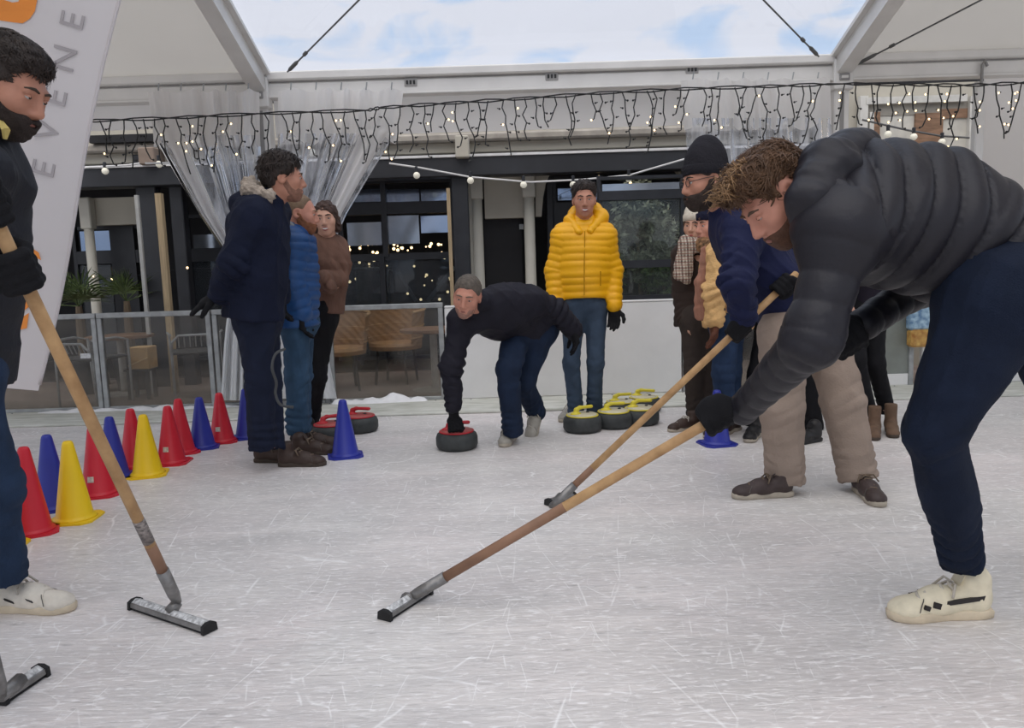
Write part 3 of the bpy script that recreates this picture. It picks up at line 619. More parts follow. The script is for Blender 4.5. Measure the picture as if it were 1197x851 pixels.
# small lamps glowing inside and festoon bulbs
WARM = mat('warm lamp glow', (1., .72, .38), .5, .0, emit=3.0); WHITEB = mat('frosted bulb', (.85, .82, .70), .35, .05, emit=.25)
def ball(c, r, n=8):
    k = 6 if n < 12 else 12; return lathe([(r * math.sin(math.pi * i / k) + 1e-4 * r, -r * math.cos(math.pi * i / k)) for i in range(k + 1)], n, c)
r = random.Random(4)
spots = [(r.uniform(400, 528), r.uniform(284, 304)) for _ in range(34)] + [(r.uniform(392, 528), r.uniform(304, 352)) for _ in range(30)] + [(109, 323), (131, 326), (219, 313), (737, 214), (700, 206), (780, 244)]
sp = [P(px, py, 9.6 if 300 < px < 690 else 8.2) for px, py in spots]; sp.sort(key=lambda q: q[0]); t = empty('fairy_light_string', sp[0], 'tiny warm fairy lights glowing inside the restaurant', 'light string')
obj('cable', tube(sp, .002, 4), DARK, t, off=sp[0])
for q in sp: obj('bulb', ball(q, r.uniform(.010, .020), 6), WARM, t, True, off=sp[0])
q = P(465, 270, 9.3); t = empty('pendant_lamp', q, 'copper pendant lamp inside the restaurant window', 'lamp'); CU = mat('copper', (.45, .22, .12), .25, metal=.9)
obj('shade', lathe([(.12, -.14), (.13, -.05), (.10, .06), (.04, .10)], 16), CU, t, True); obj('cord', tube([(0, 0, .1), (0, 0, .45)], .006, 5), DARK, t); obj('bulb', ball((0, 0, -.12), .03), WARM, t, True)
def festoon(pts, bulbs, Y, lb, col):
    q = [P(x, y, Y) for x, y in pts]; pp = []
    for i in range(len(q) - 1):
        for k in range(6): pp.append(q[i] + (q[i + 1] - q[i]) * k / 6)
    pp.append(q[-1]); t = empty('festoon_string', q[0], lb, 'light string', 'festoon strings'); l = q[0]
    obj('cable', tube(pp, .010, 6), col, t, off=l)
    for x, y in bulbs:
        c = P(x, y, Y); s = obj('socket', lathe([(.018, .035), (.018, .085), (.012, .09)], 8, c), DARK, t, off=l); obj('bulb', ball(c, .035, 10), WHITEB, s, True, off=l)
PALE = mat('pale cable', (.70, .70, .70), .5)
festoon([(455, 191), (490, 196), (550, 207), (620, 213), (680, 210), (735, 205), (800, 186)], [(487, 205), (550, 211), (612, 216), (735, 209), (670, 216)], 7.9, 'pale festoon string sagging above the bending and yellow men', PALE)
festoon([(100, 196), (150, 193), (163, 191)], [(123, 200), (186, 192)], 7.95, 'short festoon string left of the gathered curtain', PALE)
festoon([(1008, 140), (1060, 152), (1100, 159), (1133, 161)], [(1038, 157), (1068, 160), (1101, 166)], 7.7, 'dark festoon string in front of the kiosk window', CABLE)
festoon([(170, 191), (230, 190), (300, 190), (365, 181)], [(247, 180), (364, 178)], 6.97, 'festoon string running behind the gathered clear curtains', PALE)
# bag with a coloured print hung on the barrier
c = P(1078, 372, 6.55); t = empty('printed_bag', (c[0], 6.58, c[2] - .12), 'blue and orange printed bag hanging on the barrier by the bent sweeper', 'bag'); l = (c[0], 6.58, c[2] - .12)
obj('bag', join(fb(1065, 358, 1092, 386, 6.52, .10, .02)), mat('blue print', (.08, .25, .55), .5, .5, 22, col2=(.45, .62, .72)), t, off=l); obj('print_patch', fb(1066, 385, 1092, 406, 6.515, .105, .02), mat('orange print', (.60, .25, .06), .5, .4, 20, col2=(.65, .42, .12)), t, off=l)
obj('handle', tube([P(1070, 358, 6.57), P(1073, 347, 6.60), P(1084, 347, 6.60), P(1087, 358, 6.57)], .006, 6), mat('bag handle', (.55, .48, .40), .7), t, off=l)

# ---------------- gathered clear curtains
SHEET = film('clear curtain sheet', (.84, .88, .95), .60, .15, .45, 4, (.92, .93, .97), dstretch=(4, 1, .6)); HEM = fabric('white curtain header', (.90, .88, .86), .45)
TAIL = fabric('milky curtain tail', (.90, .91, .92), .3)
def curtain(name, rows, Y, folds, amp, lb, seed, ytop_hem, band=None):
    """rows: (py, px left, px right) from the rail down"""
    t0 = P((rows[0][1] + rows[0][2]) / 2, rows[-1][0], Y); t = empty(name, t0, lb, 'curtain', 'clear tent curtains'); rr = random.Random(seed)
    def sheet(ya, yb, nrow, u0=0., u1=1., dY=0., wv=0.):
        V = []; n = 90 if u1 - u0 > .5 else 24; ys = [r[0] for r in rows]
        for j in range(nrow + 1):
            y = ya + (yb - ya) * j / nrow; xl = np.interp(y, ys, [r[1] for r in rows]); xr = np.interp(y, ys, [r[2] for r in rows])
            wd = (xr - xl) / (rows[0][2] - rows[0][1]); a = amp * (1.25 - .6 * min(1, wd))
            for i in range(n + 1):
                u = u0 + (u1 - u0) * i / n; ph = folds * 2 * math.pi * (u + .06 * math.sin(7.3 * u + seed)) + seed
                py = y + (5 * abs(math.sin(ph / 2)) if y <= rows[0][0] + 1 else 0)
                V.append(P(xl + (xr - xl) * u, py + (wv * abs(math.sin(ph / 2)) if j == nrow else 0), Y + dY + a * math.sin(ph) + .4 * a * math.sin(2.3 * ph + 1)))
        return V, [(j * (n + 1) + i, j * (n + 1) + i + 1, (j + 1) * (n + 1) + i + 1, (j + 1) * (n + 1) + i) for j in range(nrow) for i in range(n)]
    obj('header', sheet(rows[0][0], ytop_hem, 8, wv=14), HEM, t, True, off=t0)
    tail = [r for r in rows if r[0] > 330]
    obj('clear_sheet', sheet(ytop_hem, 360 if tail else rows[-1][0], 24), SHEET, t, True, off=t0)
    if band: obj('hem_band', sheet(ytop_hem - 4, band[2], 24, band[0], band[1], -.012), HEM, t, True, off=t0)
    if tail: obj('tail', sheet(360, rows[-1][0], 10), TAIL, t, True, off=t0)
    for i in range(int(folds)):
        px = rows[0][1] + (rows[0][2] - rows[0][1]) * (i + .5) / int(folds); a = P(px, rows[0][0] + 3, Y); obj('hook', tube([a, a + np.array([.01, 0, .06])], .006, 5), STEEL, t, off=t0)
curtain('clear_curtain', [(103, 172, 303), (160, 180, 304), (200, 203, 306), (250, 232, 306), (290, 260, 306), (310, 272, 308), (345, 268, 305), (400, 262, 300), (468, 258, 300)], 6.575, 5, .045, 'clear plastic curtain gathered on the left of the tent column', 1, 158, (.10, .26, 300))
curtain('clear_curtain', [(102, 325, 472), (150, 325, 466), (200, 324, 435), (250, 322, 405), (290, 322, 388), (320, 322, 370), (345, 322, 372), (400, 322, 380), (466, 324, 394)], 6.575, 5, .045, 'clear plastic curtain gathered on the right of the tent column', 2, 156, (.70, .93, 285))
curtain('clear_curtain', [(90, 795, 970), (140, 800, 972), (200, 805, 972), (235, 808, 972)], 6.70, 6, .04, 'clear plastic curtain hanging above the knit hats', 3, 138)

# ---------------- icicle lights along the eave
def icicle_string(pts, lb, Y, xs, group):
    q = [P(x, y, Y) for x, y in pts]; t = empty('icicle_light_string', q[0], lb, 'light string', group); l = q[0]; rr = random.Random(len(xs)); pp, p2 = [], []
    for i in range(len(q) - 1):
        for k in range(5):
            a = q[i] + (q[i + 1] - q[i]) * k / 5; w = .012 * math.sin(len(pp) * 1.3); pp.append(a + np.array([0, 0, w])); p2.append(a + np.array([0, -.01, -w]))
    pp.append(q[-1]); p2.append(q[-1]); BL = mat('black wire', (.02, .02, .02), .5)
    obj('cable', join(tube(pp, .006, 5), tube(p2, .006, 5)), BL, t, off=l)
    for px in xs:
        py = np.interp(px, [p[0] for p in pts], [p[1] for p in pts]); ln = rr.choice([.22, .30, .38, .45, .34]) * rr.uniform(.85, 1.1); a = P(px, py, Y); st = [a]; bl = []; side = rr.choice([-1, 1]); n = int(ln / .06)
        for k in range(n):
            side = -side if rr.random() < .6 else side; st.append(st[-1] + np.array([side * rr.uniform(0, .028) + rr.uniform(-.01, .01), rr.uniform(-.008, .008), -ln / n]))
            if rr.random() < .75: bl.append(st[-1] + np.array([side * .022, 0, -.008]))
        s = obj('strand', tube(st, .0055, 5), BL, t, off=l)
        tw = [tube([b - np.array([side * .02, 0, -.006]), b], .004, 4) for b in bl]
        lit = [b for b in bl if rr.random() < (.5 if px > 950 else .16)]; un = [b for b in bl if not any(b is x for x in lit)]
        obj('twig', join(*(tw + [ball(b, .009, 5) for b in un])) if bl else tube(st[:2], .004, 4), BL, s, off=l)['kind'] = 'stuff'
        if lit: obj('bulb', join(*[ball(b, .0085, 6) for b in lit]), WARM, s, True, off=l)['kind'] = 'stuff'
rr = random.Random(11)
xsA = [117 + 12.6 * i + rr.uniform(-3, 3) for i in range(15)]; xsB = [312 + 13.0 * i + rr.uniform(-3.5, 3.5) for i in range(51)]; xsC = [990 + 13.5 * i + rr.uniform(-3, 3) for i in range(16)]
icicle_string([(90, 142), (200, 138), (300, 133)], 'icicle light string across the left bay beside the banner', 6.49, xsA, 'icicle light strings')
icicle_string([(300, 133), (430, 129), (445, 126), (520, 121), (600, 116), (700, 109), (800, 104), (900, 101), (985, 98)], 'long icicle light string below the clear roof sheet', 6.49, xsB, 'icicle light strings')
icicle_string([(985, 98), (1060, 99), (1130, 100), (1197, 97), (1230, 97)], 'icicle light string of the right bay over the bent sweeper', 6.49, xsC, 'icicle light strings')

# ---------------- the flag banner
YB = 3.9; FLAG = fabric('flag cloth', (.80, .76, .76), .35); ORNG = mat('flag orange print', (.80, .27, .05), .7, .06, 3); GREYP = mat('flag grey print', (.40, .37, .38), .7, .08, 9)
b0 = P(-95, 700, YB); t = empty('flag_banner', (b0[0], YB, 0), 'tall white flag banner with grey letters and orange marks behind the left sweeper', 'banner'); l = (b0[0], YB, 0)
def on_flag(px, py, d=0.): q = P(px, py, YB); return np.array([q[0], YB + .03 * math.sin(q[2] * 2.2 + q[0] * 3) - d, q[2]])
V, Fc = [], []; n, m = 16, 40
for j in range(m + 1):
    py = -330 + (457 + 330) * j / m; xr = float(np.interp(py, [-330, -200, -60, 140 * 0, 455], [40, 120, 150, 140, 44])); xl = -95
    for i in range(n + 1): V.append(on_flag(xl + (xr - xl) * i / n, py - 14 * (1 - i / n) * (j / m) ** 8))
Fc = [(j * (n + 1) + i, j * (n + 1) + i + 1, (j + 1) * (n + 1) + i + 1, (j + 1) * (n + 1) + i) for j in range(m) for i in range(n)]
cl = obj('flag_cloth', (V, Fc), FLAG, t, True, off=l)
obj('hem', tube([on_flag(float(np.interp(py, [-330, -200, -60, 0, 455], [40, 120, 150, 140, 44])), py) for py in range(-330, 457, 12)], .008, 6), FLAG, t, True, off=l)
obj('pole', tube([(b0[0], YB + .02, 0.04), (b0[0] + .01, YB + .02, 2.2), on_flag(-95, -250) + np.array([0, .02, 0]), on_flag(20, -345) + np.array([0, .02, 0])], [.02, .018, .012, .006], 8), mat('flag pole', (.25, .25, .26), .4), t, off=l)
for a in (0, 1): obj('base_foot', bar((b0[0] - .4 * (1 - a), YB - .4 * a + .02, .02), (b0[0] + .4 * (1 - a), YB + .4 * a + .02, .02), .05, .03), STEEL, t, off=l)
def flag_print(poly, m, name):
    pts = [on_flag(x, y, .006) for x, y in poly]; return obj(name, (pts, [tuple(range(len(pts)))]), m, cl, off=l)
flag_print([(30, -60), (49, -60), (49.5, -2), (46, 16), (40, 25), (32, 30), (22, 29), (-60, 16), (-60, -14), (-10, -4), (20, 6), (27, 5), (30, -4)], ORNG, 'orange_mark')
flag_print([(-60, 338), (30, 342), (32, 358), (16, 371), (-60, 382)], ORNG, 'orange_mark'); flag_print([(-60, 392), (10, 380), (31, 366), (29, 384), (-60, 402)], ORNG, 'orange_mark'); flag_print([(36, 291), (42, 295), (45, 304), (36, 300)], ORNG, 'orange_mark')
ua = unit(P(89, 27, YB) - P(53, 199, YB)); va = np.array([-ua[2], 0, ua[0]])
for ch, px, py in (('E', 53, 198), ('V', 60, 154), ('E', 70, 116), ('N', 81, 71), ('E', 90, 27), ('M', 103, -18), ('E', 112, -62), ('N', 121, -105), ('T', 130, -150)):
    v, f = text_mesh(ch, .165, 'letter'); c = on_flag(px, py, .007); obj('letter', ([c + ua * a + va * b - np.array([0, 1, 0]) * z for a, b, z in v], f), GREYP, cl, off=l)

# ================================================================ cones and curling stones
RED = mat('red cone plastic', (.60, .018, .035), .4, .06, 6); BLUE = mat('blue cone plastic', (.025, .035, .30), .4, .06, 6); YELC = mat('yellow cone plastic', (.86, .57, .012), .4, .05, 6)
STICK = mat('cone number sticker', (.62, .55, .45), .5, .35, 70)
def cone(px, py, m, lb, hgt=.36, rz=0., sticker=False):
    g = G(px, py); t = empty('training_cone', (g[0], g[1], 0), lb, 'cone', 'plastic cones marking the lane', rz)
    prof = [(.100, .008), (.092, .018), (.084, .024), (.081, .028), (.026, hgt - .02), (.023, hgt - .008), (.017, hgt), (.012, hgt), (.010, hgt - .02)]
    obj('cone_body', lathe(prof, 32), m, t, True)
    q = .108; c = .035; out = [(-q + c, -q), (q - c, -q), (q, -q + c), (q, q - c), (q - c, q), (-q + c, q), (-q, q - c), (-q, -q + c)]
    obj('base_plate', prism(out, (0, 0, 0), (1, 0, 0), (0, 1, 0), (0, 0, 1), .010), m, t)
    if sticker:
        a0 = -math.pi / 2 - rz; V = []
        for z in (.085, .115):
            r = .081 - (z - .028) / (hgt - .048) * .055 + .001
            for k in range(5): a = a0 + (k - 2) * .12; V.append((r * math.cos(a), r * math.sin(a), z))
        obj('sticker', (V, [(k, k + 1, k + 6, k + 5) for k in range(4)]), STICK, t)
    return t
for a in ((-4, 642, YELC, 'yellow cone mostly hidden behind the left sweeper\'s jeans', .37, .2), (38, 622, RED, 'red cone nearest the left sweeper\'s jeans', .40, .5), (63, 594, BLUE, 'blue cone between the front red cone and the first full yellow cone', .38, .4), (88, 607, YELC, 'yellow cone standing in front of the first blue cone', .385, .1), (116, 578, RED, 'red cone crossed by the left sweeper\'s timber handle', .39, .3, True), (134, 558, BLUE, 'slim blue cone just right of the crossed red cone', .36, .6), (158, 545, RED, 'red cone half hidden behind the second yellow cone', .36, .2), (173, 555, YELC, 'yellow cone in the middle of the cone row', .36, .3), (201, 541, RED, 'nearer red cone of the overlapping red pair', .36, .1, True), (213, 529, RED, 'farther red cone of the overlapping red pair', .36, .5), (237, 523, BLUE, 'blue cone between the red pair and the last red cone', .345, .3), (260, 516, RED, 'last red cone next to the parka man', .345, .2, True), (290, 511, BLUE, 'blue cone half hidden behind the parka man\'s legs', .35, .5), (404, 533, BLUE, 'blue cone alone in front of the red handled stones', .36, .25), (838, 519, BLUE, 'blue cone alone under the bent sweeper\'s hands', .345, .2)):
    cone(*a)
STONE = mat('dark rubber stone', (.042, .046, .046), .6, .25, 20, .2, 60); REDH = mat('red stone handle', (.52, .025, .035), .4, .1, 10); YELH = mat('yellow stone handle', (.72, .60, .05), .4, .1, 10); TOPP = mat('pale stone top', (.60, .55, .40), .5, .15, 14); TOPR = mat('red stone top', (.42, .10, .09), .5, .15, 14)
def stone(px, py, hm, tm, lb, rz, R=.135):
    g = G(px, py); g = g + np.array([0, R * .9, 0]); t = empty('curling_stone', (g[0], g[1], 0), lb, 'curling stone', 'curling stones', rz); k = R / .135
    obj('stone_body', lathe([(R - .025, 0), (R - .008, .010), (R, .030), (R, .075), (R - .008, .098), (R - .028, .112), (R - .04, .114)], 36), STONE, t, True)
    obj('top_disc', lathe([(R - .030, .110), (R - .032, .120), (R - .045, .126), (.02, .128)], 32), tm, t, True); obj('rim_band', tube([((R - .026) * math.cos(a), (R - .026) * math.sin(a), .114) for a in np.linspace(0, 6.283, 33)[:-1]], .005, 6, closed=True), hm, t, True)
    hnd = solid([Cap((-.055 * k, 0, .125), (-.050 * k, 0, .155), .019, .015, None, .01), Cap((-.050 * k, 0, .155), (-.02 * k, 0, .168), .015, .0135, None, .01), Cap((-.02 * k, 0, .168), (.075 * k, 0, .166), .0135, .0145, ((0, 0, 1), .85), .01), Ell((-.055 * k, 0, .128), (.042, .032, .012), None, .012)], .005)
    obj('handle', hnd, hm, t, True)
    obj('bolt', lathe([(.012, .127), (.012, .134), (.006, .136)], 8, (.045 * k, 0, 0)), STONE, t)
    return t
stone(533, 529, REDH, TOPR, 'red handled curling stone under the bending man\'s hand', .15)
stone(382, 519, REDH, TOPR, 'red handled curling stone behind the parka man\'s shoes', .6); stone(417, 508, REDH, TOPR, 'red handled curling stone behind the lone blue cone on the left', -.2)
stone(683, 508, YELH, TOPP, 'yellow handled stone in front of the yellow jacket man\'s shoes', .5); stone(720, 503, YELH, TOPP, 'middle yellow handled stone of the cluster', .2); stone(752, 499, YELH, TOPP, 'rightmost yellow handled stone crossed by the timber handle', .1); stone(729, 490, YELH, TOPP, 'yellow handled stone at the back of the cluster', .3); stone(756, 484, YELH, TOPP, 'yellow handled stone behind the rightmost stone', -.4)

# ================================================================ people
def sr(r, g, b, k=1.):
    f = lambda c: ((c / 255 + .055) / 1.055) ** 2.4 if c > 10 else c / 255 / 12.92
    return tuple(min(1, f(c) * k) for c in (r, g, b))
def rotm(fwd, up):
    y = unit(fwd); z = unit(np.asarray(up, float) - y * (y @ np.asarray(up, float))); return np.stack([np.cross(y, z), y, z], 1)
class Head:
    def __init__(s, c, fwd, up=(0, 0, 1), sc=1.): s.c = np.asarray(c, float); s.R = rotm(fwd, up); s.s = sc
    def p(s, *l): return s.c + s.R @ (np.asarray(l, float) * s.s)
    def loc(s, x, y, z):
        x, y, z = x - s.c[0], y - s.c[1], z - s.c[2]; R = s.R
        return tuple((R[0, i] * x + R[1, i] * y + R[2, i] * z) / s.s for i in range(3))
    def E(s, c, r, k=.02, op='u'): return Ell(s.p(*c), np.array(r) * s.s, s.R, k, op)
    def K(s, a, b, ra, rb=None, k=.015, op='u'): return Cap(s.p(*a), s.p(*b), ra * s.s, (ra if rb is None else rb) * s.s, None, k, op)
    def skull(s): return [s.E((0, -.015, .032), (.076, .096, .088)), s.E((0, .028, -.02), (.063, .070, .085), .03), s.E((0, .034, -.072), (.050, .056, .045), .03), s.E((0, .070, -.096), (.024, .022, .020), .025)]
    def face(s, smile=False):
        o = s.skull()
        for e in (-1, 1): o += [s.E((e * .043, .058, -.022), (.024, .026, .024), .025)]
        o += [s.K((-.036, .083, .026), (.036, .083, .026), .011, k=.018)]
        for e in (-1, 1): o += [s.E((e * .031, .101, .006), (.018, .014, .013), .012, 's')]
        for e in (-1, 1): o += [s.K((e * .043, .084, .0165), (e * .020, .0875, .0175), .0062, k=.006), s.K((e * .041, .082, -.003), (e * .021, .086, -.002), .006, k=.008)]
        o += [s.K((0, .092, .016), (0, .114, -.028), .0085, .0125, k=.012)]
        for e in (-1, 1): o += [s.E((e * .012, .102, -.034), (.010, .012, .009), .008)]
        o += [s.E((0, .086, -.062), (.030, .016, .022), .015), s.K((-.019, .094, -.058), (.019, .094, -.058), .0065, k=.006), s.K((-.017, .094, -.070), (.017, .094, -.070), .0075, k=.006)]
        for e in (-1, 1):
            o += [s.E((e * .077, -.010, -.004), (.010, .024, .034), .008), s.E((e * .083, -.004, .002), (.008, .013, .02), .006, 's')]
        return o
def limb(pts, rs, k=.03, q0=None, flat=None):
    o = []; q = q0
    for i in range(len(pts) - 1):
        o.append(Cap(pts[i], pts[i + 1], rs[i], rs[i + 1], flat, k, 'u', q))
        if q is not None: q += o[-1].L
    return o
def cut(at, d, R=.3, t=.10, k=.004):
    """a lens that trims a garment square across at a hem; d points away from the garment"""
    d = unit(d); u, w, _ = frame(d); return Ell(np.asarray(at, float) + d * t, (R, R, t), np.stack([u, w, d], 1), k, 's')
def hand(wrist, d, pn, side, curl=.4, s=1., fat=1.):
    """open or half closed hand: wrist, pointing direction, palm normal (the way fingers curl), which side the thumb is on"""
    d = unit(d); pn = unit(np.asarray(pn, float) - d * (np.asarray(pn, float) @ d)); lat = np.cross(d, pn) * side; w = np.asarray(wrist, float); o = []
    for e in (-.028, 0, .026): o.append(Cap(w + d * .015 * s + lat * e * .7 * s, w + d * .085 * s + lat * e * s, .019 * s * fat, .016 * s * fat, None, .02))
    o.append(Cap(w - d * .05 * s, w + d * .03 * s, .03 * s * fat, .028 * s * fat, (pn, .75), .02))
    for i, (ln, off) in enumerate(((.070, .034), (.082, .012), (.078, -.010), (.062, -.031))):
        p = w + d * (.090 - .006 * abs(i - 1)) * s + lat * off * s; a = curl * .45
        for j, f in enumerate((.45, .31, .26)):
            a += curl * (.5 if j else .35); q = p + (d * math.cos(a) + pn * math.sin(a) + lat * (off * (.8 if j == 0 else .2))) * ln * f * s
            o.append(Cap(p, q, (.0105 - .001 * j) * s * fat, (.0098 - .001 * j) * s * fat, None, .006)); p = q
    p = w + d * .025 * s + lat * .032 * s
    for j, (ln, v) in enumerate(((.042, d * .6 + lat * .75 + pn * .25), (.034, d * .85 + lat * .4 + pn * .45), (.026, d * .9 + lat * .1 + pn * .6))):
        q = p + unit(v) * ln * s; o.append(Cap(p, q, (.014 - .0015 * j) * s * fat, (.0125 - .0015 * j) * s * fat, None, .010)); p = q
    return o
def grip(c, ax, s, wrist, r=.016, sc=1., fat=1.15, turn=1):
    """hand closed around a pole: c on the pole, ax along it, s from the pole towards the palm"""
    c = np.asarray(c, float); ax = unit(ax); s = unit(np.asarray(s, float) - ax * (np.asarray(s, float) @ ax)); t = np.cross(ax, s) * turn; o = []; R = r + .012 * sc
    pc = c + s * (r + .020 * sc)
    for e in (-.03, 0, .03): o.append(Cap(pc + ax * e * sc - t * .022 * sc, pc + ax * e * sc * 1.1 + t * .018 * sc, .019 * sc, .016 * sc, None, .02))
    o.append(Cap(wrist, pc - t * .02 * sc, .033 * sc, .030 * sc, None, .025))
    for i in range(4):
        off = ax * (i - 1.5) * .0225 * sc; p = c + off + s * (r + .016 * sc) + t * .02 * sc
        for th in (70, 125, 185, 235):
            a = math.radians(th); q = c + off + (s * math.cos(a) + t * math.sin(a)) * R * (1.12 if th == 70 else 1.); o.append(Cap(p, q, .0118 * sc * fat, .0112 * sc * fat, None, .005)); p = q
    p = pc - t * .03 * sc + ax * .03 * sc
    for th, e in ((-75, .042), (-130, .045), (-170, .040)):
        a = math.radians(th); q = c + ax * e * sc + (s * math.cos(a) + t * math.sin(a)) * R * 1.08; o.append(Cap(p, q, .0135 * sc * fat, .0122 * sc * fat, None, .008)); p = q
    return o
SOLE = [(-.030, .004), (-.036, .03), (-.036, .08), (-.033, .13), (-.040, .18), (-.046, .215), (-.042, .255), (-.028, .283), (-.004, .293), (.020, .285), (.037, .258), (.042, .215), (.036, .17), (.031, .12), (.035, .07), (.035, .03), (.028, .004), (0, -.004)]
class Person:
    def __init__(s, base, label, res=.009):
        s.root = empty('person', base, label, 'person'); s.o = np.asarray(base, float); s.res = res
    def add(s, name, prims, m, res=None, parent=None, post=None, disp=None, label=None):
        vf = solid(prims, res or s.res, post, disp); o = obj(name, vf, m, parent or s.root, True, off=s.o)
        if label: o['label'] = label
        return o
    def mesh(s, name, vf, m, parent=None, smooth=False): return obj(name, vf, m, parent or s.root, smooth, off=s.o)
    def head(s, c, fwd, up=(0, 0, 1), sc=1., skin=None, extra=(), smile=False, mood=0):
        h = s.h = Head(c, fwd, up, sc); s.skinm = skin; s.bodyp = h.face() + list(extra); return h
    def eyes(s, lip=(.30, .125, .10), brow=(.05, .035, .025), smile=False, iris=(.05, .03, .02), lid=.25):
        h = s.h; W_ = mat('eye white', (.46, .44, .42), .3, .0); I_ = mat('iris', (.03, .02, .015), .2, 0.)
        for e in (-1, 1):
            ev = s.add('eye', [h.E((e * .031, .083, .006), (.0125, .0115, .0075), .001)], W_, .0024 * h.s, pad=0) if False else s.mesh('eye', ([h.p(e * .031 + x * .0118, .0835 + y * .0118, .007 + z * .0085) for x, y, z in ball((0, 0, 0), 1, 10)[0]], ball((0, 0, 0), 1, 10)[1]), W_, smooth=True)
            s.mesh('iris', ([h.p(e * .031 + x * .0055, .0930 + y * .004, .007 + z * .0055) for x, y, z in ball((0, 0, 0), 1, 8)[0]], ball((0, 0, 0), 1, 8)[1]), I_, ev, True)
            bv, bf = ball((0, 0, 0), 1, 14); bf = [f_ for f_ in bf if sum(bv[i_][2] for i_ in f_) / len(f_) > lid]
            s.mesh('eyelid', ([h.p(e * .031 + x * .0126, .0835 + y * .0134, .007 + z * .0093) for x, y, z in bv], bf), s.skinm, ev, True)
            s.mesh('eyebrow', tube([h.p(e * .011, .0975, .027), h.p(e * .029, .0975, .0325), h.p(e * .040, .092, .031), h.p(e * .050, .081, .026)], [.003, .0045, .004, .0018], 6), mat('brow%.2f' % brow[0], brow, .8), smooth=True)
        lip = (.30, .075, .065) if smile else lip; lm = mat('lip%.2f' % lip[0] + ('s' if smile else ''), lip, .5)
        if smile:
            s.mesh('lips', join(tube([h.p(-.031, .085, -.050), h.p(-.014, .101, -.0565), h.p(0, .1040, -.0575), h.p(.014, .101, -.0565), h.p(.031, .085, -.050)], .0040, 6), tube([h.p(-.031, .085, -.050), h.p(-.014, .100, -.071), h.p(0, .1030, -.076), h.p(.014, .100, -.071), h.p(.031, .085, -.050)], .0050, 6)), lm, smooth=True)
            s.mesh('teeth', tube([h.p(-.024, .091, -.055), h.p(-.012, .0985, -.0635), h.p(0, .1005, -.0655), h.p(.012, .0985, -.0635), h.p(.024, .091, -.055)], [.003, .007, .0085, .007, .003], 6), mat('teeth', (.75, .73, .68), .3), smooth=True)
        else: s.mesh('lips', tube([h.p(-.022, .090, -.064), h.p(-.010, .1005, -.063), h.p(0, .102, -.064), h.p(.010, .1005, -.063), h.p(.022, .090, -.064)], [.002, .006, .0065, .006, .002], 8), lm, smooth=True)
    def hair(s, m, thick=.016, line=None, noise=.006, freq=60, extra=(), side=-.01, name='hair', res=None, label=None, top=0., locks=0, flow=(0, .5, -.5), ll=.05, lm=None, lift=.004, rnd=.13, lr=.0034):
        """scalp offset, kept above a hairline given as (y, z) pairs in head space"""
        h = s.h; line = line or [(-.2, -.085), (-.06, -.075), (-.028, -.02), (-.005, .012), (.025, .012), (.045, .03), (.062, .062), (.2, .072)]
        ly, lz = zip(*line)
        def post(D, x, y, z):
            a, b, c = h.loc(x, y, z); lin = np.interp(b, ly, lz); D = D - ((thick + top * np.clip((c - .03) / .08, 0, 1)) * (.25 + .75 * np.clip((c - lin) / .035, 0, 1)) * h.s).astype(np.float32)
            return smax(D, ((lin - c) * h.s * .8).astype(np.float32), .010)
        o = s.add(name, h.skull()[:2] + list(extra), m, res or .005 * h.s, post=post, disp=lambda V: wav(V, freq, noise, 3) + wav(V, freq * 2.2, noise * .5, 1), label=label)
        if locks:                                                  # combed locks laid over the scalp
            me = o.data; n = len(me.vertices); co = np.empty(n * 3, np.float32); no = np.empty(n * 3, np.float32); me.vertices.foreach_get('co', co); me.vertices.foreach_get('normal', no)
            co = co.reshape(-1, 3).astype(float); no = no.reshape(-1, 3).astype(float); g = np.random.default_rng(n); V, Fc = [], []; w0 = co + s.o - h.c; lc = (w0 @ h.R) / h.s
            ok = np.where((no @ (w0 / (np.linalg.norm(w0, axis=1)[:, None] + 1e-9)).T.mean(1) > -9) & (lc[:, 2] > np.interp(lc[:, 1], ly, lz) + .004) & ~((np.abs(lc[:, 0]) > .05) & (lc[:, 1] > -.06) & (lc[:, 1] < .03) & (lc[:, 2] < .062)))[0]
            for i in g.choice(ok, min(locks, len(ok)), False):
                p0, nn_ = co[i], no[i]; fl = h.R @ (np.array(flow) + np.array([lc[i, 0] * 5, 0, 0]) + g.normal(size=3) * rnd); t_ = unit(fl - nn_ * (fl @ nn_)); w_ = np.cross(nn_, t_); L_ = ll * g.uniform(.5, 1.15); r0 = lr * g.uniform(.6, 1.2)
                cur = g.normal() * .25
                pts = [p0 - nn_ * .003, p0 + t_ * L_ * .4 + nn_ * (lift + .002), p0 + (t_ + w_ * cur) * L_ * .75 + nn_ * lift * .8, p0 + (t_ + w_ * cur * 1.6) * L_ - nn_ * .002]; k0 = len(V)
                for q_, rr_ in zip(pts, (r0, r0, r0 * .7, r0 * .1)): V += [q_ - w_ * rr_, q_ + nn_ * rr_ * .8, q_ + w_ * rr_]
                for a_ in range(3): Fc += [(k0 + 3 * a_, k0 + 3 * a_ + 1, k0 + 3 * a_ + 4, k0 + 3 * a_ + 3), (k0 + 3 * a_ + 1, k0 + 3 * a_ + 2, k0 + 3 * a_ + 5, k0 + 3 * a_ + 4)]
            tag(obj('hair_locks', (V, Fc), lm or m, o, True), kind='stuff')
        return o
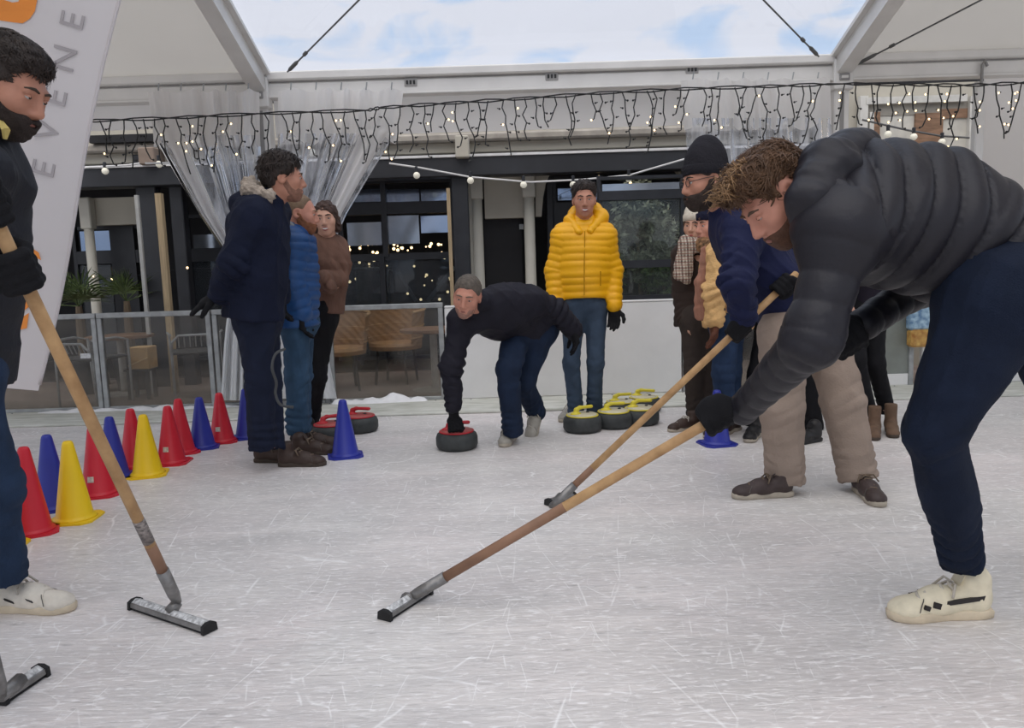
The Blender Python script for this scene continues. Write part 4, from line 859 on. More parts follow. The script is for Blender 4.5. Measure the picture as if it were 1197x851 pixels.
    def beard(s, m, thick=.007, full=True, line=None, noise=.002):
        h = s.h; ly, lz = zip(*(line or [(-.2, -.3), (-.012, -.3), (-.006, .0), (.012, .0), (.03, -.028), (.06, -.046), (.080, -.050), (.2, -.052)]))
        def post(D, x, y, z):
            a, b, c = h.loc(x, y, z); D = smax(D - thick * h.s, ((c - np.interp(b, ly, lz)) * h.s).astype(np.float32), .006)
            mo = np.sqrt((a / .020) ** 2 + ((c + .064) / .006) ** 2 + ((b - .115) / .022) ** 2) - 1
            return smax(D, (-mo * .009 * h.s).astype(np.float32), .003)
        return s.add('beard', h.skull() + [h.E((0, .086, -.062), (.030, .016, .022), .015)], m, .0042 * h.s, post=post, disp=lambda V: wav(V, 90, noise, 2))
    def beanie(s, m, low=.028, tall=.05, rib=70, pom=None, thick=.013, back=-.02, fold=True, peak=False):
        h = s.h
        def post(D, x, y, z):
            a, b, c = h.loc(x, y, z); return smax(D - thick * h.s, ((low + back * (.08 - b) / .17 - c) * h.s).astype(np.float32), .008)
        def rbs(V):
            a, b, c = h.loc(V[:, 0], V[:, 1], V[:, 2]); an = np.arctan2(a, b + .015); return .0025 * np.sin(an * rib / 2) * np.clip(1.4 - c / .12, .2, 1) + wav(V, 40, .002, 1)
        ex = [h.E((0, -.03, .07 + tall * .5), (.066, .080, .06 + tall * .5), .04)]
        if peak: ex = [h.E((0, -.022, .10), (.062, .078, .06), .05), h.E((0, -.035, .10 + tall * .6), (.036, .048, .05), .07)]
        o = s.add('hat', h.skull()[:1] + ex, m, .0055 * h.s, post=post, disp=rbs)
        if fold:
            pts = []
            for i in range(28):
                an = i / 28 * 2 * math.pi; b = -.015 + .108 * math.cos(an); pts.append(h.p(.088 * math.sin(an), b, low + back * (.08 - b) / .17 + .022))
            s.mesh('hat_brim', ([p + h.R[:, 2] * dz * h.s + (p - h.p(0, -.015, low + .02)) * dr for dz, dr in ((-.024, .0), (-.02, .05), (.018, .05), (.024, 0)) for p in pts], [(j * 28 + i, j * 28 + (i + 1) % 28, (j + 1) * 28 + (i + 1) % 28, (j + 1) * 28 + i) for j in range(3) for i in range(28)]), m, o, True)
        if pom: s.add('pompom', [h.E(pom, (.038, .038, .034))], m, .006, parent=o, disp=lambda V: wav(V, 120, .006, 4))
        return o
    def shoe(s, heel, d, m, sole, L=.29, tilt=0., tall=.0, laces=None, stripe=None, roll=0.):
        """heel: the point on the ice under the heel; d: where the toe points; tilt lifts the heel"""
        heel = np.asarray(heel, float); d = unit([d[0], d[1], 0]); k = L / .29
        f = unit(d * math.cos(tilt) - np.array([0, 0, math.sin(tilt)])); R = rotm(f, (0, 0, 1)); base = heel + (np.array([0, 0, math.sin(tilt) * L * .80]))
        p = lambda x, y, z: base + R @ (np.array([x, y, z]) * k)
        u = [Cap(p(0, .05, .052), p(0, .16, .045), .040 * k, .038 * k, None, .03), Cap(p(0, .15, .045), p(0, .228, .026), .040 * k, .032 * k, None, .03), Ell(p(-.002, .240, .030), np.array([.042, .048, .026]) * k, R, .03), Ell(p(0, .042, .055), np.array([.036, .044, .055]) * k, R, .02),
             Cap(p(0, .055, .07), p(0, .048, .105 + tall), .040 * k, .044 * k, None, .02), Ell(p(0, .14, -.18), np.array([.4, .4, .20]) * k, R, .004, 's')]
        if tall > 0: u.append(cut(p(0, .048, .115 + tall), R[:, 2], .12, .06))
        o = s.add('shoe', u, m, .006)
        zz = ((0, .92), (.004, .99), (.022, 1.0), (.028, .95)); V = [p(x * sc_, .14 + (y - .14) * sc_, z) for z, sc_ in zz for x, y in SOLE]; n = len(SOLE)
        s.mesh('sole', (V, [tuple(range(n - 1, -1, -1)), tuple(range(3 * n, 4 * n))] + [(j * n + i, j * n + (i + 1) % n, (j + 1) * n + (i + 1) % n, (j + 1) * n + i) for j in range(3) for i in range(n)]), sole, o, True)
        if laces:
            lt = []
            for i in range(5): y = .118 + .022 * i; z = .099 - .0075 * i; lt.append(tube([p(-.024, y, z - .014), p(-.008, y + .006, z), p(.010, y - .004, z), p(.026, y + .004, z - .014)], .0042 * k, 5))
            lt.append(tube([p(0, .112, .101), p(-.03, .118, .104), p(-.048, .135, .075)], .0038 * k, 5)); lt.append(tube([p(0, .112, .101), p(.03, .115, .104), p(.046, .138, .072)], .0038 * k, 5))
            tag(s.mesh('laces', join(*lt), laces, o, True), kind='stuff')
        sm = mat('shoe seam', (.10, .09, .08), .7)
        s.mesh('toe_seam', tube([p(.0445 * math.sin(a), .222 - .030 * math.cos(a) ** 2, .030 + .040 * math.cos(a)) for a in np.linspace(-1.5, 1.5, 9)], .0016 * k, 4), sm, o)
        s.mesh('tongue', ([p(x, y, z) for x, y, z in ((-.022, .10, .098), (.022, .10, .098), (.020, .085, .128), (-.020, .085, .128), (-.020, .098, .100), (.020, .098, .100), (.018, .079, .126), (-.018, .079, .126))], [(0, 1, 2, 3), (7, 6, 5, 4), (0, 4, 5, 1), (1, 5, 6, 2), (2, 6, 7, 3), (3, 7, 4, 0)]), m, o) if tall <= 0 else None
        if stripe:
            for j, (ya, yb, z0, z1, w) in enumerate(stripe[1]):
                for e in (-1, 1):
                    q = [p(e * .0415, ya, z0), p(e * .0415, yb, z1), p(e * .0415, yb - .004, z1 + w), p(e * .0415, ya - .004, z0 + w)]; c_ = R[:, 0] * e * .0035
                    s.mesh('stripe', ([x + c_ for x in q] + [x - c_ for x in q], [(0, 1, 2, 3), (7, 6, 5, 4)] + [(i, 4 + i, 4 + (i + 1) % 4, (i + 1) % 4) for i in range(4)]), stripe[0], o)
        return o
    def trousers(s, pel, legs, m, rp=.15, r=(.092, .070, .062), flat=None, folds=.005, belt=None, hemlen=.0, seed=0):
        """legs: (hip, knee, ankle) each"""
        pr = []; 
        hips = [l[0] for l in legs]; mid = sum(hips) / len(hips)
        pr += [Cap(np.asarray(pel, float), mid + (mid - pel) * .1, rp, rp * .95, flat, .05)]
        cuts = []
        for hp, kn, an in legs:
            kn2 = kn; dn = unit(an - kn); pr += [Cap(pel, hp, rp * .75, r[0] * 1.08, None, .05), Cap(hp, kn, r[0] * 1.05, r[1], None, .04), Cap(kn, an + dn * .06, r[1], r[2], None, .03)]
            cuts.append(cut(an + dn * .035, dn, .13, .05))
        def f(V):
            o = wav(V, 20, folds * .7, seed) + crease(V, 22, folds * 1.7, seed, legs[0][2] - legs[0][0], .3)
            for hp, kn, an in legs:
                for i_, (c, w, a, per) in enumerate(((an - (an - kn) * .08, .12, folds * 3.6, .05), (kn, .13, folds * 2.0, .065), (hp, .14, folds * 1.8, .07))):
                    o = o + joint_folds(V, c, an - kn if i_ < 2 else kn - hp, w, a, per, seed + i_)
            return o
        return s.add('trousers', pr + cuts, m, disp=f)
    def jacket(s, neck, chest, belly, hem, sh, arms, m, fr, w=(.20, .19, .19), f=.68, r=(.078, .066, .052), q=None, qa=None, ka=.035, sharp=.55, folds=.004, seed=0, collar=.062, name='jacket', cth=.05, extra=(), label=None):
        """sh: two shoulders; arms: (elbow, wrist) each; q = (period, amount) of a quilted jacket"""
        neck, chest, belly, hem = (np.asarray(a, float) for a in (neck, chest, belly, hem)); dn = unit(hem - belly); q0 = 0. if q else None; fl = (fr, f)
        pr = limb([chest + (neck - chest) * .2, chest, belly, hem + dn * .12], [w[0] * .78, w[0], w[1], w[2]], .05, q0, fl)
        pr.append(cut(hem, dn, .5, .26, .006))
        for e, (el, wr) in zip(sh, arms):
            pr += [Cap(neck + (chest - neck) * .35, e, .085, r[0] * 1.0, None, .06, 'u', None), Cap(chest, e, w[0] * .5, r[0] * .95, None, .07, 'u', None)]
            pr += limb([e, el, wr], [r[0], r[1], r[2]], ka, (.02 if q else None))
            if q and qa:
                for z_ in pr[-2:]: z_.amp = qa
        if collar: pr += [Cap(neck + (chest - neck) * .15, neck + unit(neck - chest) * cth, collar * 1.12, collar, None, .03)]
        pr += list(extra)
        def ex(V):
            o = wav(V, 14, folds * .6, seed) + (0 if q else crease(V, 15, folds * 1.8, seed, dn, .5))
            for i_, (e, (el, wr)) in enumerate(zip(sh, arms)):
                o = o + joint_folds(V, el, wr - e, .13, folds * (1.6 if q else 3.4), .06, seed + i_) + joint_folds(V, wr + (el - wr) * .12, wr - el, .09, folds * (1. if q else 2.2), .045, seed + i_ + 2) + joint_folds(V, e + (chest - e) * .25, el - e, .12, folds * (.8 if q else 2.0), .07, seed + i_ + 1)
            return o
        return s.add(name, pr, m, disp=quilt(pr, q[0], q[1], sharp, ex) if q else ex, label=label)
    def body(s, neck, chest, pel, sh, arms, legs, hands=()):
        h = s.h; pr = list(s.bodyp); pr += [Cap(h.p(0, -.022, -.06), np.asarray(neck, float), .056 * h.s, .060, None, .03), Cap(neck, chest, .075, .12, None, .04), Cap(chest, pel, .12, .09, None, .05)]
        for e, (el, wr) in zip(sh, arms): pr += [Cap(chest + (np.asarray(neck) - chest) * .5, e, .06, .05, None, .03), Cap(e, el, .050, .042, None, .02), Cap(el, wr, .042, .028, None, .02)]
        for hp, kn, an in legs: pr += [Cap(pel, hp, .07, .06, None, .03), Cap(hp, kn, .062, .045, None, .03), Cap(kn, an, .045, .034, None, .02)]
        for x in hands: pr += x
        return s.add('body', pr, s.skinm, res=s.hres)
    hres = .0062
def cloth(name, col, rough=.85, var=.12, vs=14, bump=.25, bs=180, sheen=.0, spec=.2, stretch=(1, 1, 1), col2=None): return mat(name, col, rough, var, vs, bump, bs, spec=spec, sheen=sheen, stretch=stretch, col2=col2)
SK1 = mat('skin light', sr(196, 150, 128), .5, .07, 25, .08, 120, spec=.35); SK2 = mat('skin ruddy', sr(190, 134, 114), .5, .09, 25, .08, 120, spec=.35); SK3 = mat('skin tan', sr(178, 126, 104), .5, .08, 25, .08, 120, spec=.35)
BLK = cloth('black knit glove', sr(24, 24, 27)); DENIM = cloth('dark denim', sr(38, 54, 80), .85, .22, 12, .3, 260); DENIM2 = cloth('mid denim', sr(54, 78, 102), .85, .25, 10, .3, 260)
BLKC = cloth('black cotton', sr(23, 23, 26), .85); NAVY = cloth('navy parka cloth', sr(18, 24, 44), .8, .15, 8, .3, 90); HAIRD = mat('dark brown hair', sr(44, 34, 29), .55, .3, 30, .6, 150, stretch=(1, 1, .4)); HAIRB = mat('brown hair', sr(82, 58, 42), .55, .35, 30, .6, 150, stretch=(1, 1, .4)); HAIRG = mat('greying short hair', sr(88, 80, 72), .7, .3, 60, .4, 200)
def shoeM(n, c): return mat(n, c, .55, .12, 20, .15, 80)
WSH = shoeM('white leather', sr(214, 206, 192)); WSO = mat('worn white sole', sr(205, 190, 165), .7, .12, 18, .2, 60); BRS = shoeM('dark brown leather', sr(62, 47, 40)); BRO = mat('brown sole', sr(70, 60, 52), .8, .15, 20); BLS = shoeM('black leather', sr(30, 29, 30)); GRS = shoeM('grey suede', sr(160, 155, 145)); LACE = mat('pale laces', sr(190, 182, 170), .8); DLACE = mat('dark laces', sr(110, 95, 80), .8); SOLW = mat('dusty sole', sr(175, 165, 150), .8, .15, 20)

def spline(pts, n=6):
    pts = [np.asarray(p, float) for p in pts]; o = []
    for i in range(len(pts) - 1):
        a, b, c, d = pts[max(i - 1, 0)], pts[i], pts[i + 1], pts[min(i + 2, len(pts) - 1)]
        for k in range(n):
            t = k / n; o.append(.5 * (2 * b + (c - a) * t + (2 * a - 5 * b + 4 * c - d) * t * t + (3 * b - a - 3 * c + d) * t ** 3))
    return o + [pts[-1]]
def plaid():
    m = bpy.data.materials.new('checked scarf'); m.use_nodes = True; t = m.node_tree; b = t.nodes['Principled BSDF']; L = t.links.new; b.inputs['Roughness'].default_value = .9
    c = N(t, 'ShaderNodeTexCoord'); cols = None
    base = N(t, 'ShaderNodeRGB'); base.outputs[0].default_value = (*sr(168, 156, 138), 1); cur = base.outputs[0]
    for ax, sc_, dk in (('X', 7.5, sr(66, 58, 54)), ('Z', 7.5, sr(66, 58, 54)), ('X', 16., sr(214, 204, 190)), ('Z', 16., sr(120, 60, 54))):
        w = N(t, 'ShaderNodeTexWave', bands_direction=ax); w.inputs['Scale'].default_value = sc_; w.inputs['Distortion'].default_value = 1.; L(c.outputs['Object'], w.inputs[0])
        r = N(t, 'ShaderNodeValToRGB'); r.color_ramp.elements[0].position = .62; r.color_ramp.elements[1].position = .72; L(w.outputs[1], r.inputs[0])
        x = N(t, 'ShaderNodeMath', operation='MULTIPLY'); x.inputs[1].default_value = .6; L(r.outputs[0], x.inputs[0]); mx = N(t, 'ShaderNodeMix', data_type='RGBA'); L(x.outputs[0], mx.inputs[0]); L(cur, mx.inputs[6]); mx.inputs[7].default_value = (*dk, 1); cur = mx.outputs[2]
    L(cur, b.inputs['Base Color']); return m
# ---- poles of the squeegees, needed for the hands
def on_line(A, B, px):
    lo, hi = -.3, 1.4
    for _ in range(50):
        m = (lo + hi) / 2; v = A + (B - A) * m - CAM; x = W / 2 + F * (v @ RT) / (v @ FW)
        if (x < px) == (B[0] > A[0]): lo = m
        else: hi = m
    return A + (B - A) * lo

# ---- 1: the man in the yellow puffer jacket
Y = 5.47; p = Person(G(680, 494), 'standing man in a bright yellow puffer jacket and jeans', .0085)
h = p.head(P(683, 234, Y - .02), (-.06, -1, -.10), sc=1.0, skin=SK3); p.hres = .006
neck, chest, pel = P(683, 262, Y + .03), P(683, 288, Y + .03), P(684, 348, Y + .03); sh = [P(659, 277, Y + .02), P(706, 276, Y + .02)]
arms = [(P(649, 316, Y + .03), P(648, 352, Y - .02)), (P(716, 316, Y + .04), P(718, 356, Y - .03))]
legs = [(P(671, 356, Y + .03), P(668, 425, Y - .01), P(673, 480, Y + .02)), (P(697, 356, Y + .03), P(696, 425, Y), P(695, 476, Y + .06))]
p.body(neck, chest, pel, sh, arms, legs); p.eyes(smile=True)
p.hair(HAIRD, .008, top=.014, noise=.004, locks=350, flow=(0, .3, -.3), ll=.03, line=[(-.2, -.07), (-.06, -.06), (-.028, -.01), (-.005, .015), (.025, .015), (.045, .035), (.06, .070), (.2, .078)]); YEL = cloth('yellow puffer nylon', sr(236, 172, 10), .45, .05, 6, .12, 60, spec=.4)
j = p.jacket(neck, chest, P(683, 315, Y + .02), P(684, 347, Y + .02), sh, arms, YEL, (0, 1, 0), (.195, .190, .185), .70, (.078, .070, .056), (.050, .011), .010, .035, .42, .003, 1, collar=.075, cth=.02)
hoodp = [Cap(P(667, 258, Y + .02), P(674, 250, Y + .12), .042, .048), Cap(P(674, 250, Y + .12), P(694, 246, Y + .12), .055, .055), Cap(P(694, 246, Y + .12), P(703, 254, Y + .02), .055, .052), Cap(P(703, 254, Y + .02), P(690, 270, Y - .09), .046, .026), Cap(P(667, 258, Y + .02), P(677, 271, Y - .09), .042, .026)]
p.add('hood', hoodp, YEL, .0075, j, disp=lambda V: wav(V, 45, .005, 2))
YD = cloth('yellow seam', sr(190, 138, 12), .6)
def surf_line(pts, Y0): return [P(a, b, Y0) for a, b in pts]
p.mesh('zip', tube(surf_line([(683.5, 270), (683.5, 290)], Y - .115) + surf_line([(683, 305), (683, 345)], Y - .125), .004, 6), YD, j); p.mesh('pocket_zip', tube(surf_line([(702, 317), (702, 334)], Y - .108), .005, 6), YD, j)
p.trousers(pel, legs, DENIM2 if False else cloth('blue grey denim', sr(62, 76, 94), .85, .25, 10, .3, 260), .13, (.082, .060, .056), (np.array([0, 1, 0]), .8), .004)
p.add('glove', hand(P(718, 360, Y - .03), (-.03, -.1, -1), (-.5, -1, 0), -1, .55, 1.05, 1.1), BLK, .0055); p.add('glove', hand(P(648, 357, Y - .02), (.03, -.1, -1), (.5, -1, 0), 1, .6, 1.05, 1.1), BLK, .0055)
p.shoe(G(674, 486), (-.55, -1), GRS, SOLW, laces=LACE); p.shoe(G(695, 480), (.05, -1), GRS, SOLW, laces=LACE)

# ---- 2: the man bending to release the stone
p = Person(G(600, 518), 'man in a dark jacket crouching low to slide the red handled stone', .0085); Y = 4.75
h = p.head(P(546, 346, 4.50), (-.16, -.97, -.30), (.14, -.25, 1), 1.0, SK2); p.hres = .006
st = G(533, 528)[:2]; neck, chest, pel = P(566, 356, 4.66), P(585, 363, 4.78), P(622, 380, 5.02); sh = [P(541, 376, 4.66), P(621, 352, 4.80)]
arms = [(P(527, 428, 4.62), P(530, 474, 4.66)), (P(650, 362, 4.92), P(669, 384, 4.98))]
legs = [(P(606, 388, 4.98), P(594, 432, 4.70), P(599, 500, 4.86)), (P(634, 384, 5.04), P(612, 446, 4.98), P(626, 480, 5.22))]
p.body(neck, chest, pel, sh, arms, legs); p.eyes(brow=(.16, .12, .09)); p.hair(HAIRG, .006, noise=.001, freq=90); p.beard(mat('stubble grey', sr(150, 112, 98), .7, .15, 60), .0014)
DKJ = cloth('charcoal navy jacket', sr(31, 30, 39), .7, .12, 8, .25, 60)
p.jacket(neck, chest, P(604, 370, 4.92), P(622, 384, 5.0), sh, arms, DKJ, np.cross(unit(sh[1] - sh[0]), unit(pel - neck)), (.20, .19, .18), .72, (.082, .070, .054), None, None, .035, .55, .010, 4, collar=.070, cth=.02, extra=[Cap(P(566, 357, 4.66), P(560, 352, 4.58), .075, .070, None, .03), Cap(arms[1][0], arms[1][1] + .03 * unit(arms[1][1] - arms[1][0]), .05, .05, None, .02)])
p.trousers(pel, legs, cloth('navy denim', sr(29, 41, 62), .85, .2, 10, .3, 260), .145, (.098, .074, .066), None, .006, seed=3)
sc_ = np.array([st[0], st[1], .165]); p.add('glove', grip(sc_, (1, .15, 0), (0, .25, 1), P(530, 480, 4.68), .014, 1.0), BLK, .0052)
p.add('glove', hand(P(669, 386, 4.98), (.25, -.1, -.9), (-1, -.2, 0), 1, .6, 1.0, 1.1), BLK, .0055)
p.shoe(G(600, 512), (-.25, -1), GRS, SOLW, laces=LACE, stripe=(mat('dark grey stripe', sr(90, 86, 84), .6), [(.12, .10, .035, .07, .012), (.15, .13, .035, .07, .012), (.18, .16, .035, .065, .012)])); p.shoe(G(634, 503), (-.5, -1), GRS, SOLW, tilt=.75, laces=LACE)

# ---- 3: the tall man in the navy parka
p = Person(G(320, 546), 'tall man in a long navy parka with a pale fur hood, seen from the side', .009); Y = 4.40
h = p.head(P(331, 209, Y), (.93, .30, -.06), (.05, 0, 1), 1.03, SK3)
neck, chest, pel = P(314, 240, Y), P(303, 272, Y), P(299, 362, Y); sh = [P(296, 254, Y - .17), P(317, 250, Y + .17)]
arms = [(P(273, 308, Y - .22), P(256, 345, Y - .14)), (P(320, 305, Y + .19), P(328, 345, Y + .15))]
legs = [(P(299, 372, Y - .08), P(303, 445, Y - .08), P(306, 516, Y - .05)), (P(304, 372, Y + .08), P(312, 445, Y + .07), P(318, 518, Y + .04))]
p.body(neck, chest, pel, sh, arms, legs); p.eyes(); p.hair(HAIRD, .014, noise=.006, freq=50, top=.016, locks=900, flow=(0, -.2, -.5), ll=.045); p.beard(mat('stubble dark', sr(132, 94, 78), .7, .2, 60), .0022)
j = p.jacket(neck, chest, P(299, 320, Y), P(297, 368, Y), sh, arms, NAVY, (.93, .30, 0), (.215, .215, .225), .78, (.095, .082, .062), None, None, .03, .55, .010, 2, collar=.085, cth=.03)
p.add('hood', [Cap(P(290, 240, Y - .10), P(285, 240, Y + .12), .060, .060), Cap(P(285, 240, Y), P(303, 248, Y), .08, .075)], NAVY, .009, j, disp=lambda V: wav(V, 30, .007, 2))
p.add('fur_trim', [Cap(P(291, 222, Y - .10), P(292, 216, Y + .06), .036, .04), Cap(P(291, 222, Y - .10), P(314, 229, Y - .14), .036, .034), Cap(P(292, 216, Y + .06), P(312, 222, Y + .12), .036, .03)], mat('pale fur', sr(178, 164, 150), .9, .25, 40, .9, 140), .007, j, disp=lambda V: wav(V, 110, .008, 5) + wav(V, 230, .004, 2), label='pale fur hood trim')
p.trousers(pel, legs, cloth('navy trousers', sr(26, 32, 50), .85), .15, (.105, .082, .074), None, .006, seed=5)
p.add('glove', hand(P(254, 347, Y - .13), (-.85, 0, -.35), (0, .4, -1), 1, .25, 1.05, 1.2), BLK, .006); p.add('glove', hand(P(328, 347, Y + .15), (.1, -.1, -1), (1, 0, 0), 1, .6, 1., 1.1), BLK, .006)
p.shoe(G(298, 540), (1, -.12), BRS, BRO, .29, tall=.03, laces=DLACE); p.shoe(G(326, 545), (1, -.05), BRS, BRO, .29, tall=.03, laces=DLACE)
p.mesh('strap', tube(spline([P(333, 408, Y - .13), P(322, 414, Y - .18), P(318, 430, Y - .20), P(323, 447, Y - .19), P(322, 460, Y - .19), P(328, 473, Y - .19), P(343, 476, Y - .16)]), .008, 7), mat('grey webbing', sr(66, 68, 70), .7), smooth=True)

# ---- 4: the bearded man in the blue puffer
p = Person(G(356, 528), 'short haired man in a bright blue puffer jacket beside the navy parka', .009); Y = 4.90
h = p.head(P(351, 250, Y), (.95, .10, -.16), (.1, 0, 1), 1.0, SK2)
neck, chest, pel = P(345, 276, Y), P(342, 300, Y), P(344, 368, Y); sh = [P(341, 286, Y - .15), P(350, 284, Y + .16)]
arms = [(P(340, 330, Y - .17), P(352, 365, Y - .14)), (P(352, 330, Y + .18), P(358, 362, Y + .15))]
legs = [(P(346, 375, Y - .08), P(347, 440, Y - .08), P(348, 498, Y - .04)), (P(350, 375, Y + .08), P(352, 440, Y + .07), P(352, 500, Y + .02))]
p.body(neck, chest, pel, sh, arms, legs); p.eyes(brow=(.2, .13, .08)); p.hair(mat('cropped fair hair', sr(120, 98, 78), .7, .2, 60), .005, noise=.001, line=[(-.2, -.07), (-.06, -.06), (-.028, -.01), (-.005, .02), (.025, .025), (.04, .06), (.05, .085), (.2, .10)]); p.beard(mat('ginger beard', sr(128, 82, 56), .8, .25, 50, .5, 140), .008)
BLU = cloth('blue puffer nylon', sr(26, 70, 122), .5, .08, 8, .12, 60, spec=.4)
j = p.jacket(neck, chest, P(343, 335, Y), P(345, 378, Y), sh, arms, BLU, (.98, .10, 0), (.20, .20, .20), .76, (.088, .076, .058), (.060, .015), .012, .035, .45, .003, 3, collar=.078, cth=.035)
p.add('collar_lining', [Cap(P(338, 264, Y - .09), P(333, 262, Y + .04), .022, .022), Cap(P(338, 264, Y - .09), P(348, 270, Y - .10), .022, .016)], cloth('grey lining', sr(120, 124, 128)), .007, j)
p.trousers(pel, legs, DENIM2, .14, (.092, .072, .066), None, .006, seed=6)
p.add('glove', hand(P(352, 368, Y - .14), (.1, -.1, -1), (1, 0, 0), -1, .6), BLK, .006); p.add('glove', hand(P(358, 365, Y + .15), (.1, -.1, -1), (1, 0, 0), 1, .6), BLK, .006)
p.shoe(G(343, 530), (1, -.2), BRS, BRO, .285, laces=DLACE); p.shoe(G(345, 522), (1, 0), BRS, BRO, .285, laces=DLACE)

# ---- 5: the woman in brown corduroy
p = Person(G(368, 520), 'smiling woman with folded arms in a brown corduroy jacket', .009); Y = 5.42
h = p.head(P(381, 256, Y - .04), (.10, -1, -.10), (-.06, 0, 1), .96, SK1)
neck, chest, pel = P(381, 283, Y), P(379, 304, Y), P(372, 362, Y); sh = [P(366, 294, Y - .04), P(392, 291, Y + .06)]
arms = [(P(363, 328, Y - .08), P(384, 335, Y - .19)), (P(397, 326, Y - .05), P(370, 325, Y - .25))]
legs = [(P(364, 372, Y - .03), P(363, 440, Y - .06), P(353, 488, Y - .02)), (P(378, 372, Y + .03), P(371, 440, Y), P(364, 486, Y + .03))]
p.body(neck, chest, pel, sh, arms, legs, hands=[hand(P(382, 333, Y - .12), (.9, .5, .1), (0, 1, 0), 1, .5, .8), hand(P(374, 329, Y - .20), (-.8, .5, -.1), (0, 1, 0), 1, .5, .8)]); p.eyes(smile=True, lip=(.45, .12, .10))
CUR = mat('curly brown hair', sr(66, 46, 38), .6, .35, 40, .8, 120)
p.hair(CUR, .010, noise=.007, freq=60, line=[(-.2, -.13), (-.02, -.12), (.012, -.10), (.03, -.02), (.05, .03), (.062, .062), (.2, .072)], extra=[h.E((-.070, -.01, -.055), (.024, .04, .05), .02), h.E((.070, -.01, -.055), (.024, .04, .05), .02)])
COR = mat('brown corduroy', sr(108, 78, 64), .8, .2, 10, .5, 130, stretch=(1.6, 1.6, .2))
p.jacket(neck, chest, P(376, 330, Y), P(373, 362, Y), sh, arms, COR, (.1, -1, 0), (.175, .165, .175), .74, (.070, .060, .048), None, None, .012, .55, .009, 6, collar=.062, cth=.02)
p.trousers(pel, legs, BLKC, .14, (.088, .066, .058), None, .004); p.shoe(G(352, 509), (.1, -1), BLS, BRO, .26); p.shoe(G(363, 507), (.15, -1), BLS, BRO, .26)

# ---- 6: the woman in the white knitted hat
p = Person(G(812, 500), 'woman in a white bobble hat and a checked scarf', .009); Y = 5.46
h = p.head(P(813, 264, Y), (-.55, -.85, -.08), (0, 0, 1), .96, SK1)
neck, chest, pel = P(816, 288, Y + .02), P(816, 308, Y + .02), P(817, 362, Y + .03); sh = [P(800, 298, Y + .04), P(832, 297, Y + .02)]
arms = [(P(797, 340, Y + .05), P(800, 374, Y)), (P(836, 338, Y + .02), P(832, 374, Y))]
legs = [(P(810, 372, Y), P(811, 430, Y - .04), P(812, 480, Y - .02)), (P(826, 372, Y), P(827, 430, Y), P(826, 480, Y))]
p.body(neck, chest, pel, sh, arms, legs, hands=[hand(P(800, 376, Y), (-.1, -.1, -1), (1, 0, 0), 1, .5, .92)]); p.eyes(lip=(.42, .12, .10)); p.hair(HAIRB, .010, line=[(-.2, -.13), (-.02, -.12), (.012, -.10), (.03, -.02), (.05, .03), (.062, .062), (.2, .072)])
p.beanie(cloth('white knit', sr(214, 204, 188), .9, .1, 40, .8, 120), .044, .040, 60, (0, -.045, .182))
p.jacket(neck, chest, P(816, 335, Y + .02), P(817, 378, Y + .03), sh, arms, cloth('dark brown coat', sr(58, 48, 44), .85), (-.4, -.9, 0), (.175, .17, .18), .72, (.070, .062, .050), None, None, .035, .55, .008, 7)
PLAID = plaid(); p.add('scarf', [Cap(P(801, 283, Y - .06), P(818, 287, Y - .12), .042, .046), Cap(P(818, 287, Y - .12), P(830, 280, Y - .02), .046, .04), Cap(P(801, 283, Y - .06), P(812, 280, Y + .10), .042, .042), Cap(P(799, 285, Y - .08), P(793, 322, Y - .12), .034, .038, ((0, 1, 0), .55)), Cap(P(806, 288, Y - .12), P(803, 326, Y - .15), .034, .036, ((0, 1, 0), .55))], PLAID, .0075, disp=lambda V: wav(V, 50, .006, 1))
p.trousers(pel, legs, cloth('dark taupe trousers', sr(62, 54, 50), .85), .135, (.088, .068, .060), None, .004, seed=2); p.shoe(G(816, 500), (-.9, -.45), BRS, SOLW, .26, tall=.02, laces=LACE); p.shoe(G(829, 497), (-.5, -1), BRS, SOLW, .26)

# ---- 7: the person in the tan fleece jacket
p = Person(G(846, 508), 'person in a navy hat, leopard print scarf and tan fleece jacket', .009); Y = 4.98
h = p.head(P(831, 264, Y), (-.90, -.40, -.08), (0, 0, 1), .97, SK2)
neck, chest, pel = P(842, 287, Y), P(848, 308, Y), P(851, 365, Y); sh = [P(843, 298, Y - .17), P(853, 296, Y + .15)]
arms = [(P(836, 338, Y - .22), P(835, 374, Y - .2)), (P(850, 338, Y + .19), P(842, 374, Y + .15))]
legs = [(P(848, 376, Y - .07), P(846, 435, Y - .08), P(847, 486, Y - .05)), (P(854, 376, Y + .07), P(853, 435, Y + .06), P(856, 484, Y + .08))]
p.body(neck, chest, pel, sh, arms, legs); p.eyes(); p.hair(HAIRB, .008, line=[(-.2, -.10), (-.02, -.09), (.0, -.02), (.03, .0), (.05, .03), (.2, .06)]); p.beanie(cloth('navy knit', sr(30, 32, 52), .9, .1, 40, .6, 120), .044, .02, 60)
TAN = mat('tan fleece', sr(214, 172, 116), .9, .14, 16, .7, 90); p.jacket(neck, chest, P(850, 335, Y), P(851, 380, Y), sh, arms, TAN, (-.9, -.4, 0), (.185, .18, .185), .78, (.080, .072, .058), None, None, .035, .55, .012, 8)
LEO = mat('leopard print', sr(120, 88, 60), .9, .85, 46, .3, 120); p.add('neck_warmer', [Cap(P(822, 286, Y - .06), P(838, 290, Y - .14), .044, .044), Cap(P(838, 290, Y - .14), P(850, 284, Y), .044, .04), Cap(P(822, 286, Y - .06), P(830, 281, Y + .10), .044, .04)], LEO, .0075, label='leopard print neck warmer', disp=lambda V: wav(V, 50, .005, 2))
